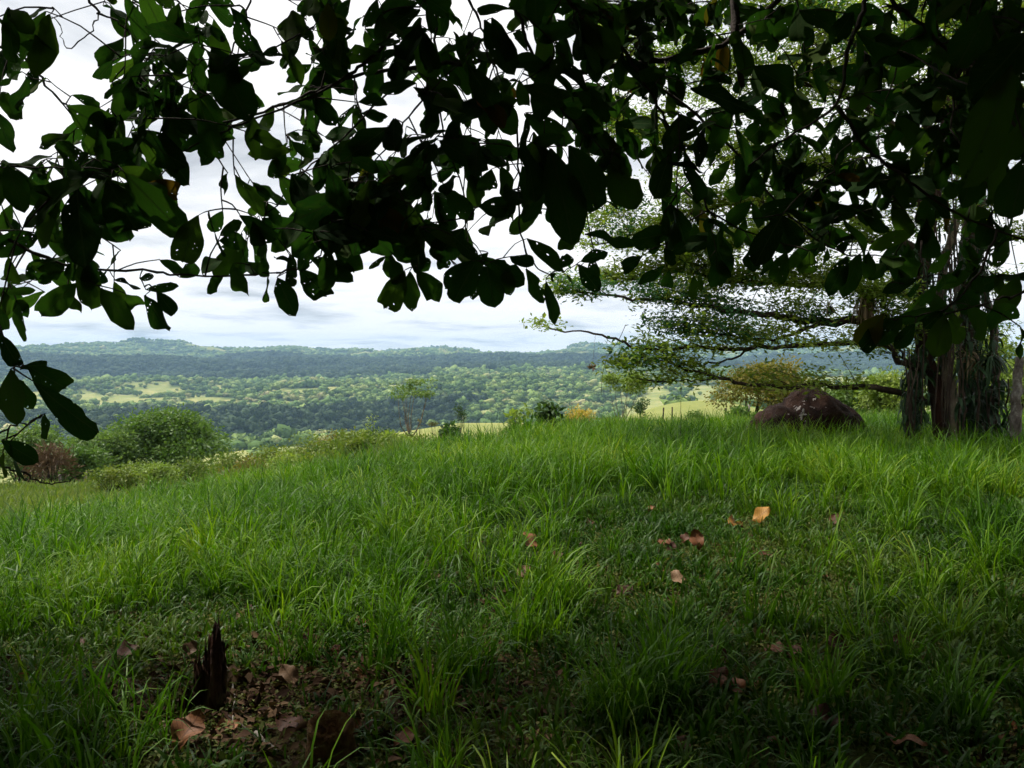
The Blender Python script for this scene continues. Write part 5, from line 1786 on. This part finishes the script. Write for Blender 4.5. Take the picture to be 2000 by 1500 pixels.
recount()
tries = 0
while tries < 16000:
    tries += 1
    deficit = np.clip(TG - covered / cell_n, 0, 1)
    w = deficit.ravel() ** 1.5
    if w.sum() < 0.005:
        break
    k = int(np.searchsorted(np.cumsum(w) / w.sum(), RNG.uniform()))
    k = min(k, w.size - 1)
    r_, c_ = divmod(k, 40)
    u, v = c_ * 50 + RNG.uniform(-5, 55), r_ * 50 + RNG.uniform(-15, 45)
    nl = int(RNG.integers(3, 8))
    D = RNG.uniform(2.15, 3.1) + (0.25 if u > 1100 else 0.0) * RNG.uniform(0, 2)
    base0 = P(u, v - 20, D)
    for q in range(nl):
        base = base0 + RNG.normal(0, 0.018, 3)
        d = unit(np.array([RNG.normal(0, 0.75), RNG.normal(-0.1, 0.45), -abs(RNG.normal(0.6, 0.5))]))
        L = 0.09 + 0.115 * RNG.uniform() ** 1.5
        wd = L * RNG.uniform(0.36, 0.47)
        m = leaf_frame(base, base + d * L, wd, RNG.normal(0, 0.5), np.array([0, -1.0, 0.5]) + RNG.normal(0, 0.4, 3))
        cc, okf = cells_of(m)
        if len(cc) == 0:
            continue
        j, i = coarse(cc)
        ok = (j >= 0) & (i >= 0) & (i < 40)
        below = j >= TG.shape[0]
        jc = np.clip(j, 0, TG.shape[0] - 1)
        ic = np.clip(i, 0, 39)
        dfc = np.where(ok & ~below, TG[jc, ic] - covered[jc, ic] / cell_n[jc, ic], np.where(below, -0.6, 0.0))
        fresh = ~cover_r.ravel()[cc]
        gain = dfc[fresh]
        if fresh.sum() == 0:
            if RNG.uniform() < 0.15 and dfc.mean() > 0.0:
                LEAVES.append((m, int(RNG.integers(0, 18)), base, proj_area(m) * 0.6))
            continue
        if gain.mean() < 0.10 or (TG[jc, ic] < 0.12)[fresh].mean() > 0.12 or gain.min() < -0.35:
            continue
        cover_r.ravel()[cc] = True
        recount()
        LEAVES.append((m, int(RNG.integers(0, 18)), base, proj_area(m)))

# twigs: every leaf stalk joins the nearest branch, leaf, or twig point, nearest first
npos = np.array([q for q, _ in NODES])
nown = np.array([o for _, o in NODES])
left = list(range(len(LEAVES)))
bases = np.array([l[2] for l in LEAVES])
dmin = np.array([np.min(np.linalg.norm(npos - b, axis=1)) for b in bases])
order = np.argsort(dmin)
for i in order:
    b = bases[i]
    axis = unit(LEAVES[i][0][:3, 1])
    dv = np.linalg.norm(npos - b, axis=1)
    # prefer a joint that lies behind the leaf's own direction
    cost = dv * (1.25 + 0.6 * np.clip(((npos - b) @ axis) / (dv + 1e-6), -1, 1))
    j = int(np.argmin(cost))
    a = npos[j]
    mid = a * 0.45 + b * 0.55 + np.array([0, 0, 0.04 * dv[j]]) + RNG.normal(0, 0.03 * dv[j], 3)
    th = 0.0022 if dv[j] > 0.10 else 0.0016
    c = tube(branch_mb[nown[j]], [a, mid, b], th * 1.3, th * 0.8, 4, 5)
    if dv[j] > 0.03:
        npos = np.vstack([npos, c[1:-1]])
        nown = np.concatenate([nown, [nown[j]] * (len(c) - 2)])
for mb in branch_mb:
    mb.build('branch', M['twig'], shade, origin=SH)

# the 300 leaves that show largest are parts of their own, the others one mass of foliage
order = sorted(range(len(LEAVES)), key=lambda i: -LEAVES[i][3])
leaf_data = {}
rest_v, rest_f, rest_uv, rest_seed, nn = [], [], [], [], 0
T0 = np.eye(4)
T0[:3, 3] = -SH
for rank, i in enumerate(order):
    m, tk, base, area = LEAVES[i]
    v, f, uv = LEAFT[tk]
    ml = T0 @ m
    if rank < 300:
        if tk not in leaf_data:
            o = mesh_obj('leaf', v, f, M['leaf'], shade, True, uv, {'seed': np.zeros(len(v))})
            leaf_data[tk] = o.data
        else:
            o = bpy.data.objects.new('leaf', leaf_data[tk])
            link(o, shade)
        o.matrix_local = Matrix(ml.tolist())
    else:
        q = np.c_[v, np.ones(len(v))] @ ml.T
        rest_v.append(q[:, :3])
        rest_f.append(f + nn)
        rest_uv.append(uv)
        rest_seed.append(np.full(len(v), RNG.uniform()))
        nn += len(v)
if rest_v:
    o = mesh_obj('foliage', np.concatenate(rest_v), np.concatenate(rest_f), M['leaf'], shade, True, np.concatenate(rest_uv), {'seed': np.concatenate(rest_seed)})
    o['kind'] = 'stuff'
print('LEAVES', len(LEAVES), 'tries', tries)

# rest of the crown, outside the picture, plus a skirt added against sky light
n = 260000
a = RNG.uniform(0, 6.283, n)
r = np.sqrt(RNG.uniform(0, 1, n)) * 8.2
x = 1.9 + r * np.cos(a) * 1.2
y = -0.6 + r * np.sin(a)
hi = 4.2 + 3.4 * np.sqrt(np.clip(1 - (r / 8.4) ** 2, 0, 1))
lo = 2.5 + 0.5 * fbm(x * 0.5, y * 0.5, 301, 2) - 2.1 * sstep(3.4, 6.0, r)  # outer rim lowered into an unseen skirt that blocks sky light
z = lo + (hi - lo) * RNG.uniform(0, 1, n) ** 0.8
clump = fbm(x * 0.8 + z * 0.5, y * 0.8 - z * 0.4, 303, 2)
pos = np.stack([x, y, z], 1)
u, v, fw = to_px(pos)
inview = (fw > -0.2) & (u > -150) & (u < 2150) & (v > -190)
behind = (np.hypot(x, y) < 2.6) & (z < 2.3)
keep = ~inview & ~behind & (clump > -0.28)
pos = pos[keep]
pos = pos[:125000]
n = len(pos)
ax = unit(np.stack([RNG.normal(0, 0.8, n), RNG.normal(0, 0.8, n), -np.abs(RNG.normal(0.5, 0.4, n))], 1))
nr = unit(RNG.normal(0, 0.6, (n, 3)) + np.array([0, 0, 1]))
L = RNG.uniform(0.15, 0.27, n)
v_, f_ = leaf_quads(pos - SH, ax, nr, L, L * 0.52, 0.08)
o = mesh_obj('crown', v_, f_, M['crown_leaf'], shade)
o['kind'] = 'stuff'

# ================================================================== haze
def haze():
    m, t, out = new_mat('haze')
    pv = t.nodes.new('ShaderNodeVolumePrincipled')
    pv.inputs['Color'].default_value = (0.44, 0.68, 1.0, 1)
    pv.inputs['Density'].default_value = 8.0e-5
    pv.inputs['Anisotropy'].default_value = 0.0
    pv.inputs['Density Attribute'].default_value = ''
    pv.inputs['Temperature Attribute'].default_value = ''
    pv.inputs['Color Attribute'].default_value = ''
    t.links.new(pv.outputs[0], out.inputs['Volume'])
    zlo, zhi = float(gh.min()) - 5, float(gh.max()) + 60
    s = 9600.0
    v = [(x, y, z) for z in (zlo, zhi) for y in (-s, s) for x in (-s, s)]
    f = [(0, 2, 3, 1), (4, 5, 7, 6), (0, 1, 5, 4), (2, 6, 7, 3), (0, 4, 6, 2), (1, 3, 7, 5)]
    o = mesh_obj('haze', v, f, m)
    tag(o, 'thin bluish haze filling the air over the whole valley', 'haze', kind='stuff')


haze()
